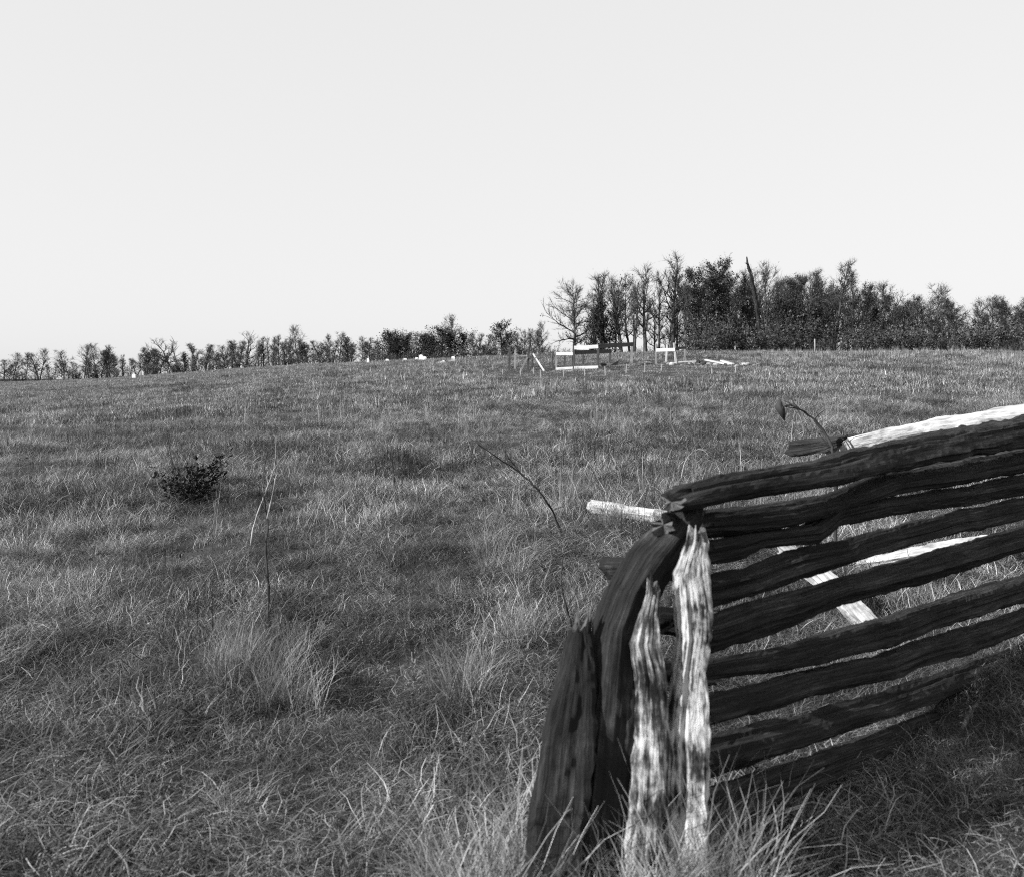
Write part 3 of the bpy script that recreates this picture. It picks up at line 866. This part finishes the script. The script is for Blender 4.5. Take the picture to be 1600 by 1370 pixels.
def rail_fence():
    org = Vector((.62, 2.85, 0.0))
    e = empty("rail_fence", org)
    tag(e, "old split rail fence of dark stacked rails ending at bleached leaning stakes", "fence")
    R1 = [  # column, upper row, lower row
        [(1052, 766, 800), (1074, 752, 801), (1117, 743, 793), (1205, 729, 776), (1307, 707, 758), (1378, 693, 742), (1500, 670, 716), (1655, 646, 688)],
        [(1078, 804, 838), (1095, 800, 838), (1143, 795, 834), (1227, 784, 823), (1293, 775, 805), (1378, 745, 776), (1500, 724, 754), (1640, 699, 727)],
        [(1080, 848, 878), (1101, 845, 877), (1143, 837, 873), (1182, 831, 856), (1240, 824, 850), (1270, 818, 850), (1303, 797, 821), (1378, 779, 801), (1500, 762, 788), (1660, 735, 762)],
        [(1082, 908, 950), (1110, 903, 947), (1168, 890, 932), (1241, 860, 903), (1314, 848, 882), (1378, 830, 864), (1500, 798, 832), (1650, 770, 802)],
        [(1080, 968, 1016), (1106, 961, 1012), (1168, 940, 994), (1249, 921, 964), (1314, 903, 940), (1378, 885, 925), (1500, 850, 890), (1645, 815, 850)],
        [(1080, 1035, 1066), (1106, 1031, 1060), (1187, 1015, 1052), (1278, 990, 1032), (1378, 966, 1008), (1500, 928, 964), (1655, 880, 914)],
        [(1075, 1092, 1140), (1168, 1071, 1118), (1241, 1050, 1094), (1378, 1022, 1062), (1500, 984, 1020), (1650, 936, 968)],
        [(1080, 1160, 1215), (1168, 1140, 1190), (1278, 1112, 1154), (1378, 1084, 1122), (1500, 1042, 1076), (1650, 988, 1018)],
        [(1085, 1240, 1300), (1168, 1215, 1265), (1278, 1180, 1224), (1378, 1144, 1184), (1500, 1096, 1130), (1650, 1032, 1062)],
    ]
    for i, rl in enumerate(R1):
        pts, prof = [], []
        for px, a, b in rl:
            Y = panel_depth(px) + (.03 if i % 2 else -.03)
            pts.append(ray(px, (a + b) / 2, Y) - org)
            hh = (b - a) / 2 / FPX * Y
            prof.append((hh * .9 + .012, hh * 1.12))
        o = link("rail", rough_log(pts, prof, seed=i + 3, amp=.22), e)
    # rails of the short far panel, sunlight put into the pale wood colour
    far = [[(1243, 686, 714, 6.95), (1262, 684, 712, 6.85), (1296, 682, 702, 6.6), (1340, 677, 688, 6.45)],
           [(1292, 694, 716, 6.75), (1340, 680, 706, 6.45), (1390, 666, 697, 6.2), (1450, 655, 686, 5.95), (1540, 640, 672, 5.6), (1660, 622, 656, 5.15)],
           [(1318, 868, 892, 6.5), (1350, 868, 890, 6.35), (1390, 862, 886, 6.2), (1450, 850, 878, 5.95), (1535, 838, 864, 5.6), (1660, 815, 845, 5.15)],
           [(1225, 842, 870, 5.6), (1282, 884, 916, 5.4), (1338, 936, 976, 5.15), (1400, 996, 1040, 4.95)],
           [(1330, 800, 822, 6.4), (1390, 782, 806, 6.2), (1450, 770, 796, 5.95), (1535, 752, 782, 5.6), (1660, 728, 760, 5.15)],
           [(1340, 742, 764, 6.4), (1390, 730, 752, 6.2), (1450, 715, 742, 5.95), (1535, 700, 732, 5.6), (1660, 676, 708, 5.15)]]
    for i, rl in enumerate(far):
        pts = [ray(px, (a + b) / 2, Y) - org for px, a, b, Y in rl]
        prof = [((b - a) / 2 / FPX * Y, (b - a) / 2 / FPX * Y) for px, a, b, Y in rl]
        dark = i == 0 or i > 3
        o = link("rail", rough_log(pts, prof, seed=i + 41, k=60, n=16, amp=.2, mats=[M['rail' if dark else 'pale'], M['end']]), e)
        if not dark: o["label"] = "pale rail of the far fence panel, sunlight put into its colour"
    # cross ends of the panel that came towards the corner
    cross = [[(950, 868, 902, 3.3), (990, 866, 906, 3.1), (1070, 868, 905, 2.95)],
             [(1036, 800, 838, 2.72), (1062, 806, 842, 2.85), (1120, 808, 838, 3.15)],
             [(1012, 842, 868, 3.0), (1060, 842, 872, 2.95), (1110, 845, 875, 3.05)],
             [(975, 940, 985, 3.05), (1030, 945, 990, 2.95), (1100, 950, 990, 3.0)],
             [(960, 1025, 1070, 3.0), (1030, 1030, 1075, 2.95), (1100, 1035, 1075, 3.0)]]
    for i, rl in enumerate(cross):
        pts = [ray(px, (a + b) / 2, Y) - org for px, a, b, Y in rl]
        prof = [((b - a) / 2 / FPX * Y, (b - a) / 2 / FPX * Y) for px, a, b, Y in rl]
        o = link("rail", rough_log(pts, prof, seed=i + 60, k=36, n=18, amp=.25, mats=[M['stake_dark'], M['end']]), e)
        o["label"] = "short dark cross rail at the fence corner"
    # leaning stakes: column, row, width, depth
    stakes = [([(1082, 796, 36, 2.80), (1052, 834, 60, 2.76), (1020, 872, 72, 2.73), (988, 926, 68, 2.69), (966, 985, 70, 2.65), (956, 1065, 88, 2.61), (950, 1150, 92, 2.57), (942, 1280, 92, 2.53), (934, 1420, 90, 2.5)],
               'stake_dark', "dark curved stake leaning against the fence end"),
              ([(906, 982, 26, 2.62), (903, 1010, 44, 2.60), (897, 1070, 62, 2.56), (882, 1160, 80, 2.52), (868, 1280, 90, 2.48), (855, 1420, 92, 2.44)],
               'stake_dark', "lowest stake at the outer end of the fence"),
              ([(1021, 922, 17, 2.62), (1014, 960, 26, 2.60), (1008, 1005, 40, 2.58), (1018, 1060, 46, 2.56), (1018, 1150, 56, 2.54), (1012, 1270, 60, 2.50), (1008, 1420, 64, 2.46)],
               'stake_mid', "narrow mottled bleached stake between the dark and the white one"),
              ([(1090, 838, 26, 2.70), (1084, 868, 36, 2.68), (1077, 900, 54, 2.66), (1082, 950, 58, 2.64), (1084, 1000, 52, 2.62), (1078, 1050, 54, 2.60), (1072, 1130, 66, 2.57), (1068, 1260, 74, 2.53), (1060, 1420, 78, 2.48)],
               'stake', "white bleached stake with black blotches in front of the rail ends")]
    for i, (st, mk, lab) in enumerate(stakes):
        pts = [ray(px, r_, Y) - org for px, r_, w, Y in st]
        prof = [(w / 2 / FPX * Y * 1.08, w / 2 / FPX * Y * .8) for px, r_, w, Y in st]
        o = link("stake", rough_log(pts, prof, seed=i + 80, k=110, n=28, amp=.15 if i == 0 else .26, twist=.9, mats=[M[mk], M['end']]), e)
        o["label"] = lab
rail_fence()

# ------------------------------------------------------------------ poles lying in the grass
def ground_pole(rows, r, lab, seed):
    pts = [on_ground(px, row) + Vector((0, 0, r * 2.2)) for px, row in rows]
    o = sum(pts, Vector()) / len(pts)
    me = rough_log([p - o for p in pts], [(r, r)] * len(pts), seed=seed, k=50, n=12, amp=.2, mats=[M['pale'], M['end']])
    ob = link("fallen_pole", me, None, o)
    tag(ob, lab, "pole", "bleached poles lying in the grass behind the fence")
ground_pole([(926, 812), (975, 824), (1028, 832), (1075, 842)], .058, "long bleached pole lying in the grass left of the fence top", 91)
ground_pole([(1138, 838), (1180, 832), (1222, 827)], .05, "bleached pole lying in the grass seen between the fence rails", 92)

# ------------------------------------------------------------------ single plants
def stemmed(name, lab, cat, stems, group=None, depth=None, dy=0.0):
    """stems: list of (pixels, thickness m, material); the first pixel of the first stem is the foot"""
    f = stems[0][0][0]
    base = on_ground(*f) if depth is None else g(f[0], depth)
    Y0 = base.y
    e = empty(name, base); tag(e, lab, cat, group)
    for i, (pp, th, mk) in enumerate(stems):
        n = len(pp)
        pts = []
        for k, (px, row) in enumerate(pp):
            p = ray(px, row, Y0 + dy * k / max(1, n - 1) + .02 * math.sin(k * 2.1 + i)) - base
            if i == 0 and k == 0: p = Vector((0, 0, -.05))
            pts.append(p)
        sub = []                                        # smooth the way a little
        for k in range(n - 1):
            for q in range(4):
                t = q / 4
                p0, p1, p2, p3 = pts[max(0, k - 1)], pts[k], pts[k + 1], pts[min(n - 1, k + 2)]
                sub.append(.5 * ((2 * p1) + (p2 - p0) * t + (2 * p0 - 5 * p1 + 4 * p2 - p3) * t * t + (3 * p1 - p0 - 3 * p2 + p3) * t ** 3))
        sub.append(pts[-1])
        rs = random.Random(int(f[0] * 3 + i))
        sub = [p + Vector((rs.gauss(0, th * .28), rs.gauss(0, th * .28), rs.gauss(0, th * .2))) for p in sub]
        mb = MB(); tube(mb, sub, [th * (1 - .65 * k / len(sub)) * (1.35 if k % 4 == 3 else 1) for k in range(len(sub))], 6)
        Lt = (pts[-1] - pts[0]).length
        for q in range(7 if i == 0 else 3):               # side twigs and buds
            c, d = at_path(sub, rs.uniform(.3, .98))
            w_ = wander(rs, c, d + Vector((rs.gauss(0, .8), rs.gauss(0, .5), rs.gauss(.2, .5))), Lt * rs.uniform(.04, .16), 3, .25)
            tube(mb, w_, [th * .4, th * .32, th * .25, th * .12], 4)
        link("stem" if i == 0 else "branch", mb.mesh("stem", [M[mk]]), e)
    return e, base, Y0

stemmed("bare_sapling", "thin bare sapling with a dark kinked stem standing in the near grass", "sapling",
        [([(422, 990), (420, 950), (419, 905), (415, 850), (418, 822), (413, 775), (412, 745), (418, 700)], .008, 'stem'),
         ([(417, 810), (424, 780), (432, 740)], .004, 'stem_pale'), ([(421, 955), (430, 925), (436, 890)], .004, 'stem'),
         ([(420, 915), (408, 880), (398, 862)], .004, 'stem')], dy=.2)
stemmed("weed_stalk", "pale straight stalk leaning right across the bare sapling", "weed",
        [([(390, 852), (396, 825), (408, 788), (420, 755), (430, 722), (432, 680)], .008, 'stem_pale'),
         ([(425, 738), (440, 715), (455, 700)], .003, 'stem_pale')], "single weed stalks in the grass")
stemmed("bramble_cane", "dark bramble cane arching left over the path in the middle", "bramble",
        [([(885, 845), (869, 811), (854, 783), (833, 757), (804, 732), (768, 709), (747, 694)], .009, 'stem'),
         ([(846, 772), (838, 750), (842, 738)], .003, 'stem'), ([(815, 740), (800, 722), (788, 705)], .003, 'stem'), ([(862, 797), (880, 790), (892, 776)], .003, 'stem')], dy=-.3)
stemmed("weed_stalk", "short dark leaning stalk just left of the lowest fence stake", "weed",
        [([(897, 992), (890, 965), (884, 945), (876, 905), (880, 870)], .008, 'stem'), ([(886, 950), (896, 932), (903, 912)], .003, 'stem')], "single weed stalks in the grass")
stemmed("weed_stalk", "thin dark stalk rising beside the leafy shrub on the left", "weed",
        [([(277, 784), (273, 750), (268, 715), (259, 664)], .006, 'stem'), ([(270, 735), (282, 705), (288, 688)], .0025, 'stem')], "single weed stalks in the grass")
stemmed("weed_stalk", "wavy dark stalk left of the path in mid field", "weed",
        [([(617, 768), (616, 745), (613, 722), (612, 697)], .009, 'stem'), ([(615, 745), (624, 728), (630, 712)], .004, 'stem'), ([(612, 715), (604, 700), (600, 690)], .003, 'stem')], "single weed stalks in the grass")
stemmed("weed_stalk", "dark stalk leaning left below the wavy stalk", "weed",
        [([(588, 812), (580, 798), (571, 785), (563, 768)], .008, 'stem'), ([(575, 791), (566, 790), (557, 782)], .003, 'stem')], "single weed stalks in the grass")
stemmed("weed_stalk", "straight dark twig standing left of the fence top rail", "weed",
        [([(1004, 750), (1006, 735), (1003, 715), (1004, 700)], .008, 'stem'), ([(1004, 722), (996, 712), (990, 706)], .003, 'stem')], "single weed stalks in the grass")
stemmed("weed_stalk", "forked pale stalk in the grass right of the bramble cane", "weed",
        [([(780, 800), (779, 776), (764, 760), (758, 752)], .008, 'stem_pale'), ([(779, 776), (786, 760)], .003, 'stem_pale')], "single weed stalks in the grass")
stemmed("grass_stalk", "bright arching seed stalk just above the fence top rail", "grass stalk",
        [([(1064, 748), (1067, 732), (1075, 714), (1086, 704), (1098, 701), (1110, 707)], .008, 'stem_pale'),
         ([(1090, 702), (1100, 704), (1107, 712)], .006, 'stem_pale')])
e_, b_, y_ = stemmed("drooping_weed", "dark weed stem bending left with one curled hanging leaf, behind the fence", "weed",
        [([(1306, 800), (1305, 740), (1302, 708), (1296, 688), (1271, 655), (1241, 635), (1226, 626), (1219, 626)], .013, 'stem'),
         ([(1243, 636), (1239, 660), (1236, 690)], .004, 'stem_pale'), ([(1244, 637), (1252, 655), (1257, 676)], .004, 'stem_pale')], depth=6.3)
mb = MB()
lp = [ray(px, r_, y_) - b_ for px, r_ in ((1219, 625), (1217, 632), (1219, 641), (1223, 649), (1226, 656))]
wd = [.008, .03, .036, .024, .004]
vs, fs = [], []
for i, p in enumerate(lp):
    for j in range(6):
        a = 2 * math.pi * j / 6 + .8
        vs.append(p + Vector((math.cos(a) * wd[i] * .8, math.sin(a) * wd[i], .012 * math.sin(j * 2.3 + i))))
for i in range(4):
    for j in range(6): fs.append((i * 6 + j, i * 6 + (j + 1) % 6, (i + 1) * 6 + (j + 1) % 6, (i + 1) * 6 + j))
mb.add(vs, fs); link("leaf", mb.mesh("curled_leaf", [M['gloss']]), e_)

def leafy_shrub():
    base = on_ground(300, 782); Y = base.y
    e = empty("leafy_shrub", base)
    tag(e, "low dark shrub with small glossy leaves in the grass at the left", "shrub")
    rng = random.Random(77)
    lm = MB()
    tips = [(246, 742), (262, 748), (275, 735), (292, 728), (305, 722), (318, 742), (326, 728), (342, 722), (352, 710), (346, 716), (310, 755), (285, 752), (325, 765), (300, 738), (270, 758), (338, 740), (240, 743), (250, 760), (264, 770), (330, 772), (348, 735), (320, 752)]
    for t in tips:
        tip = ray(*t, Y + rng.uniform(-.3, .3)) - base
        pts = [Vector((rng.gauss(0, .03), rng.gauss(0, .03), -.03))]
        for k in range(1, 5):
            f = k / 4
            pts.append(Vector((tip.x * f, tip.y * f, tip.z * (f ** .75))) + Vector((rng.gauss(0, .02), rng.gauss(0, .02), 0)))
        mb = MB(); tube(mb, pts, [.009, .007, .006, .004, .003], 5)
        link("branch", mb.mesh("shrub_branch", [M['stem']]), e)
        for q in range(46):
            c, d = at_path(pts, rng.uniform(.35, 1.05))
            c = c + Vector((rng.gauss(0, .035), rng.gauss(0, .04), rng.gauss(0, .035)))
            a = (d + Vector((rng.gauss(0, .8), rng.gauss(0, .8), rng.gauss(0, .8)))).normalized()
            n, b = frame_of(a); s = rng.choice((.03, .04, .05, .065, .085))
            lm.add([c, c + a * s * .5 + n * s * .32, c + a * s, c + a * s * .5 - n * s * .32, c + a * s * .5 - b * s * .1], [(0, 1, 4), (1, 2, 4), (2, 3, 4), (3, 0, 4)])
    link("foliage", lm.mesh("shrub_leaves", [M['gloss']], smooth=False), e)
leafy_shrub()

# ------------------------------------------------------------------ grass: clumps spread over the field
rngn = np.random.default_rng(4)
def tuft(name, n, rad, h, w, lean, mat_, seg=3, hvar=.4, flat=0.0, tone=(0, 1), seed=1, heads=False, crink=.25):
    rg = np.random.default_rng(seed)
    vs, fs, tn = [], [], []
    for b in range(n):
        r = rad * math.sqrt(rg.random()); a = rg.random() * 6.283
        p = np.array([math.cos(a) * r, math.sin(a) * r, -.02])
        la = rg.random() * 6.283
        hh = h * (1 + rg.uniform(-hvar, hvar))
        ln = abs(rg.normal(0, lean)) + flat
        ww = w * rg.uniform(.6, 1.3)
        sx, sy = -math.sin(la + rg.normal(0, .5)), math.cos(la + rg.normal(0, .5))
        t = rg.uniform(0, .2) if rg.random() < .42 else (rg.uniform(.25, .6) if rg.random() < .6 else rg.uniform(.75, 1.0))
        b0 = len(vs)
        ang0 = ln * .45; curve = ln * rg.uniform(.6, 1.5)
        q = p.copy()
        for k in range(seg + 1):
            f = k / seg
            wk = ww * (1 - f ** 1.6) + .0004
            if heads and k == seg - 1: wk = ww * 1.5
            vs.append((q[0] + sx * wk, q[1] + sy * wk, q[2])); vs.append((q[0] - sx * wk, q[1] - sy * wk, q[2]))
            tn += [t, t]
            an = min(2.0, ang0 + curve * f)
            st = hh / seg; la = la + rg.normal(0, crink)
            q = q + np.array([math.cos(la) * math.sin(an) * st, math.sin(la) * math.sin(an) * st, math.cos(an) * st])
        for k in range(seg):
            i = b0 + 2 * k
            fs.append((i, i + 1, i + 3, i + 2))
    me = bpy.data.meshes.new(name)
    me.from_pydata(vs, [], fs)
    at = me.attributes.new("tone", 'FLOAT', 'POINT')
    at.data.foreach_set("value", tn)
    me.materials.append(M[mat_])
    me.update()
    return bpy.data.objects.new(name, me)

def fbm(X, Y, s, seed):
    rg = np.random.default_rng(seed); out = np.zeros_like(X); amp = 1.0; tot = 0
    for o in range(4):
        for q in range(3):
            a = rg.random() * 6.283; ph = rg.random() * 6.283; k = s * 2 ** o * rg.uniform(.7, 1.4)
            out += amp * np.sin((X * math.cos(a) + Y * math.sin(a)) * k + ph + 1.3 * np.sin((X * math.sin(a) - Y * math.cos(a)) * k * .7 + ph))
        tot += amp * 1.7; amp *= .6
    return out / tot

def grass():
    protos = []
    col = bpy.data.collections.new("grass_clumps")
    def P(*a, **k):
        o = tuft("clump_%02d" % len(protos), *a, **k); protos.append(o); col.objects.link(o); return len(protos) - 1
    # near: fine blades
    near = [P(60, .12, .13, .0013, .9, 'grass', seed=i, seg=5, crink=.6, hvar=.6, flat=.35) for i in (1, 2, 3, 4)]
    mats = [P(90, .18, .16, .0013, .5, 'thatch', seed=i, flat=1.25, seg=5, crink=.65, hvar=.6) for i in (5, 6, 7, 8)]
    mid = [P(60, .2, .14, .0020, .9, 'grass', seed=i, crink=.8, hvar=.6, flat=.35) for i in (9, 10, 11)]
    midm = [P(70, .26, .16, .0022, .5, 'thatch', seed=i, flat=1.2, crink=.9, hvar=.6) for i in (12, 13, 14)]
    far = [P(70, .45, .13, .005, .8, 'grass', seed=i, seg=3, hvar=.6, flat=.25, crink=.6) for i in (15, 16)]
    farm = [P(70, .5, .14, .006, .5, 'thatch', seed=i, flat=1.0, seg=2) for i in (17, 18)]
    weed = [P(34, .14, .22, .0014, .7, 'weed', seed=i, seg=4, crink=.7) for i in (19, 20)]
    sedge = [P(22, .06, .42, .0013, .25, 'sedge', seed=i, seg=5, heads=True, hvar=.5) for i in (21, 22)]
    fsedge = [P(26, .14, .42, .005, .25, 'sedge', seed=i, seg=2, hvar=.5) for i in (23,)]
    fweed = [P(46, .4, .2, .005, .5, 'weed', seed=i, seg=2, hvar=.6) for i in (24,)]
    litter = [P(8, .2, .2, .0016, .3, 'sedge', seed=i, flat=1.3, seg=4, crink=.3, hvar=.6) for i in (25, 26)]
    tuss = [P(150, .13, .36, .0015, .75, 'sedge', seed=i, flat=.35, seg=5, crink=.35, hvar=.5) for i in (27, 28)]
    broad = [P(16, .07, .10, .011, .5, 'weed', seed=i, flat=.9, seg=4, crink=.2, hvar=.5) for i in (31, 32)]
    fleck = [P(16, .2, .045, .007, .5, 'sedge', seed=i, flat=1.2, seg=2, crink=.5, hvar=.5) for i in (33, 34)]
    dfleck = [P(16, .2, .05, .008, .5, 'weed', seed=i, flat=.9, seg=2, crink=.5, hvar=.5) for i in (35,)]
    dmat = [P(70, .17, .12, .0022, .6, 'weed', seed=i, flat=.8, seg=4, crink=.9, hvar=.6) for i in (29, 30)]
    XYs, IDX, SC = [], [], []
    def scatter(y0, y1, per, kinds, s0, s1, mask=None, u0=-.66, u1=.72, up=0):
        area = (u1 - u0) * (y1 * y1 - y0 * y0) / 2
        n = int(area * per)
        Y = np.sqrt(rngn.uniform(y0 * y0, y1 * y1, n)); U = rngn.uniform(u0, u1, n); X = U * Y
        keep = np.ones(n, bool)
        if mask is not None: keep &= rngn.random(n) < mask(X, Y)
        if up: keep &= rngn.random(n) > .85 * path(X, Y)
        px = CX + U * FPX
        keep &= Y < np.interp(px, _px, _yc) * 1.2
        X, Y = X[keep], Y[keep]
        hs = 1 + .35 * fbm(X, Y, .9, 3)
        s = rngn.uniform(s0, s1, len(X)) * np.clip(hs, .5, 1.5)
        d = path(X, Y); s *= (1 - .4 * d)
        pq = CX + X / Y * FPX                       # kept short round the graves
        s *= 1 - .5 * np.clip((Y - 34) / 6, 0, 1) * np.clip((58 - Y) / 4, 0, 1) * np.clip((pq - 760) / 40, 0, 1) * np.clip((1190 - pq) / 40, 0, 1)
        XYs.append(np.stack([X, Y], 1)); IDX.append(rngn.choice(kinds, len(X))); SC.append(s)
    def path(X, Y):
        c = np.interp(Y, [0, 4.5, 7, 12, 20, 32, 45], [-.75, -.55, -.35, 0, .9, 3.6, 8])
        w = .35 + Y * .012
        return np.exp(-((X - c) / w) ** 2) * np.clip((40 - Y) / 15, 0, 1)
    n1 = lambda X, Y: np.clip(.5 + 1.5 * fbm(X, Y, 1.5, 11), .04, 1)
    n5 = lambda X, Y: np.clip(.7 + .8 * fbm(X, Y, 1.9, 15), .08, 1)
    n6 = lambda X, Y: np.clip(2.2 * fbm(X, Y, 1.3, 16) - .35, 0, 1)
    n2 = lambda X, Y: np.clip(1.6 * fbm(X, Y, .5, 12) - .25, 0, 1)
    n3 = lambda X, Y: np.clip(1.5 * fbm(X, Y, .35, 13) - .1, 0.02, 1)
    n4 = lambda X, Y: np.clip(1.8 * fbm(X, Y, 1.4, 14) - .1, 0, 1)
    scatter(1.6, 9, 60, near, .5, 1.4, n1, up=1)
    scatter(1.6, 9, 150, mats, .7, 1.3, n5)
    scatter(9, 26, 32, mid, .5, 1.4, n1, up=1)
    scatter(9, 26, 48, midm, .7, 1.3, n5)
    scatter(26, 62, 9, far, .5, 1.4, n1, up=1)
    scatter(26, 62, 8, farm, .7, 1.3)
    scatter(62, 135, 2.8, far, .8, 1.4)
    scatter(62, 135, 1.8, farm, .9, 1.5)
    scatter(2, 28, 32, weed, .3, 1.1, n4, up=1)
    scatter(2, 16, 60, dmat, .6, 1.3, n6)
    scatter(2, 24, 14, broad, .4, 1.2, n3)
    scatter(12, 80, 5.5, fweed, .4, 1.1, n3)
    scatter(3, 30, 3.2, sedge, .3, 1.0, n2, up=1)
    scatter(26, 72, .7, fsedge, .4, 1.0, n2)
    scatter(50, 66, 1.6, fsedge, .35, .95, None, .27, .66)
    scatter(2.2, 24, 18, litter, .4, 1.2, n5)
    scatter(2.2, 20, 14, fleck, .6, 1.3, n6)
    scatter(2.2, 20, 3, fleck, .6, 1.3)
    scatter(2.2, 24, 14, dfleck, .6, 1.4)
    scatter(2.2, 34, 70, litter, .35, .8, lambda X, Y: .8 * path(X, Y))
    scatter(2.2, 34, 60, midm, .5, .9, lambda X, Y: path(X, Y))
    scatter(2.2, 24, 30, fleck, .5, 1.0, lambda X, Y: .5 * path(X, Y))
    scatter(3, 22, 1.6, tuss, .25, .7, n2, up=1)
    # rank growth at the foot of the fence
    for c, n, r in (((.30, 2.32), 9, .12), ((.62, 2.36), 8, .12), ((.05, 2.5), 5, .12)):
        XYs.append(np.array([c]) + rngn.normal(0, r, (n, 2))); IDX.append(rngn.choice(tuss, n)); SC.append(rngn.uniform(.55, 1.05, n))
    def spots(lst, kinds, r, n, s0, s1):              # clumps placed one by one
        for px, row in lst:
            c = on_ground(px, row)
            q = rngn.normal(0, r, (n, 2))
            XYs.append(np.array([[c.x, c.y]]) + q); IDX.append(rngn.choice(kinds, n)); SC.append(rngn.uniform(s0, s1, n))
    spots([(395, 1070), (425, 1050), (350, 1080), (455, 1085)], tuss, .07, 3, .5, .72)
    spots([(790, 900), (770, 870), (745, 1095), (820, 1010), (905, 780), (690, 730), (960, 830)], tuss, .06, 3, .45, .75)
    spots([(455, 1060), (470, 1040), (560, 1020), (385, 920), (300, 960), (210, 830), (860, 880), (340, 910), (830, 930), (385, 800), (420, 800)], dmat, .13, 8, .7, 1.2)  # dark mats standing in for shaded hollows and the tussock's cast shadow
    XY = np.concatenate(XYs); idx = np.concatenate(IDX).astype(np.int32); sc = np.concatenate(SC).astype(np.float32)
    Z = terrain(XY[:, 0], XY[:, 1])
    me = bpy.data.meshes.new("grass_points")
    me.vertices.add(len(XY))
    me.vertices.foreach_set("co", np.column_stack([XY, Z]).astype(np.float32).ravel())
    a = me.attributes.new("pick", 'INT', 'POINT'); a.data.foreach_set("value", idx)
    a = me.attributes.new("size", 'FLOAT', 'POINT'); a.data.foreach_set("value", sc)
    a = me.attributes.new("spin", 'FLOAT', 'POINT'); a.data.foreach_set("value", rngn.uniform(0, 6.283, len(XY)).astype(np.float32))
    me.update()
    o = link("grass", me)
    tag(o, "dry winter grass and weeds covering the whole field", "grass", kind="stuff")
    ng = bpy.data.node_groups.new("grass_spread", 'GeometryNodeTree')
    ng.interface.new_socket("Geometry", in_out='INPUT', socket_type='NodeSocketGeometry')
    ng.interface.new_socket("Geometry", in_out='OUTPUT', socket_type='NodeSocketGeometry')
    N, Lk = ng.nodes, ng.links
    gi, go = N.new("NodeGroupInput"), N.new("NodeGroupOutput")
    ci = N.new("GeometryNodeCollectionInfo"); ci.inputs[0].default_value = col
    ci.inputs["Separate Children"].default_value = True; ci.inputs["Reset Children"].default_value = True
    ip = N.new("GeometryNodeInstanceOnPoints"); ip.inputs["Pick Instance"].default_value = True
    def attr(nm, ty):
        x = N.new("GeometryNodeInputNamedAttribute"); x.data_type = ty; x.inputs[0].default_value = nm; return x
    Lk.new(gi.outputs[0], ip.inputs["Points"]); Lk.new(ci.outputs[0], ip.inputs["Instance"])
    Lk.new(attr("pick", 'INT').outputs[0], ip.inputs["Instance Index"])
    Lk.new(attr("size", 'FLOAT').outputs[0], ip.inputs["Scale"])
    cx = N.new("ShaderNodeCombineXYZ"); Lk.new(attr("spin", 'FLOAT').outputs[0], cx.inputs[2])
    Lk.new(cx.outputs[0], ip.inputs["Rotation"])
    Lk.new(ip.outputs[0], go.inputs[0])
    md = o.modifiers.new("spread", 'NODES'); md.node_group = ng
    print("grass clumps", len(XY))
grass()
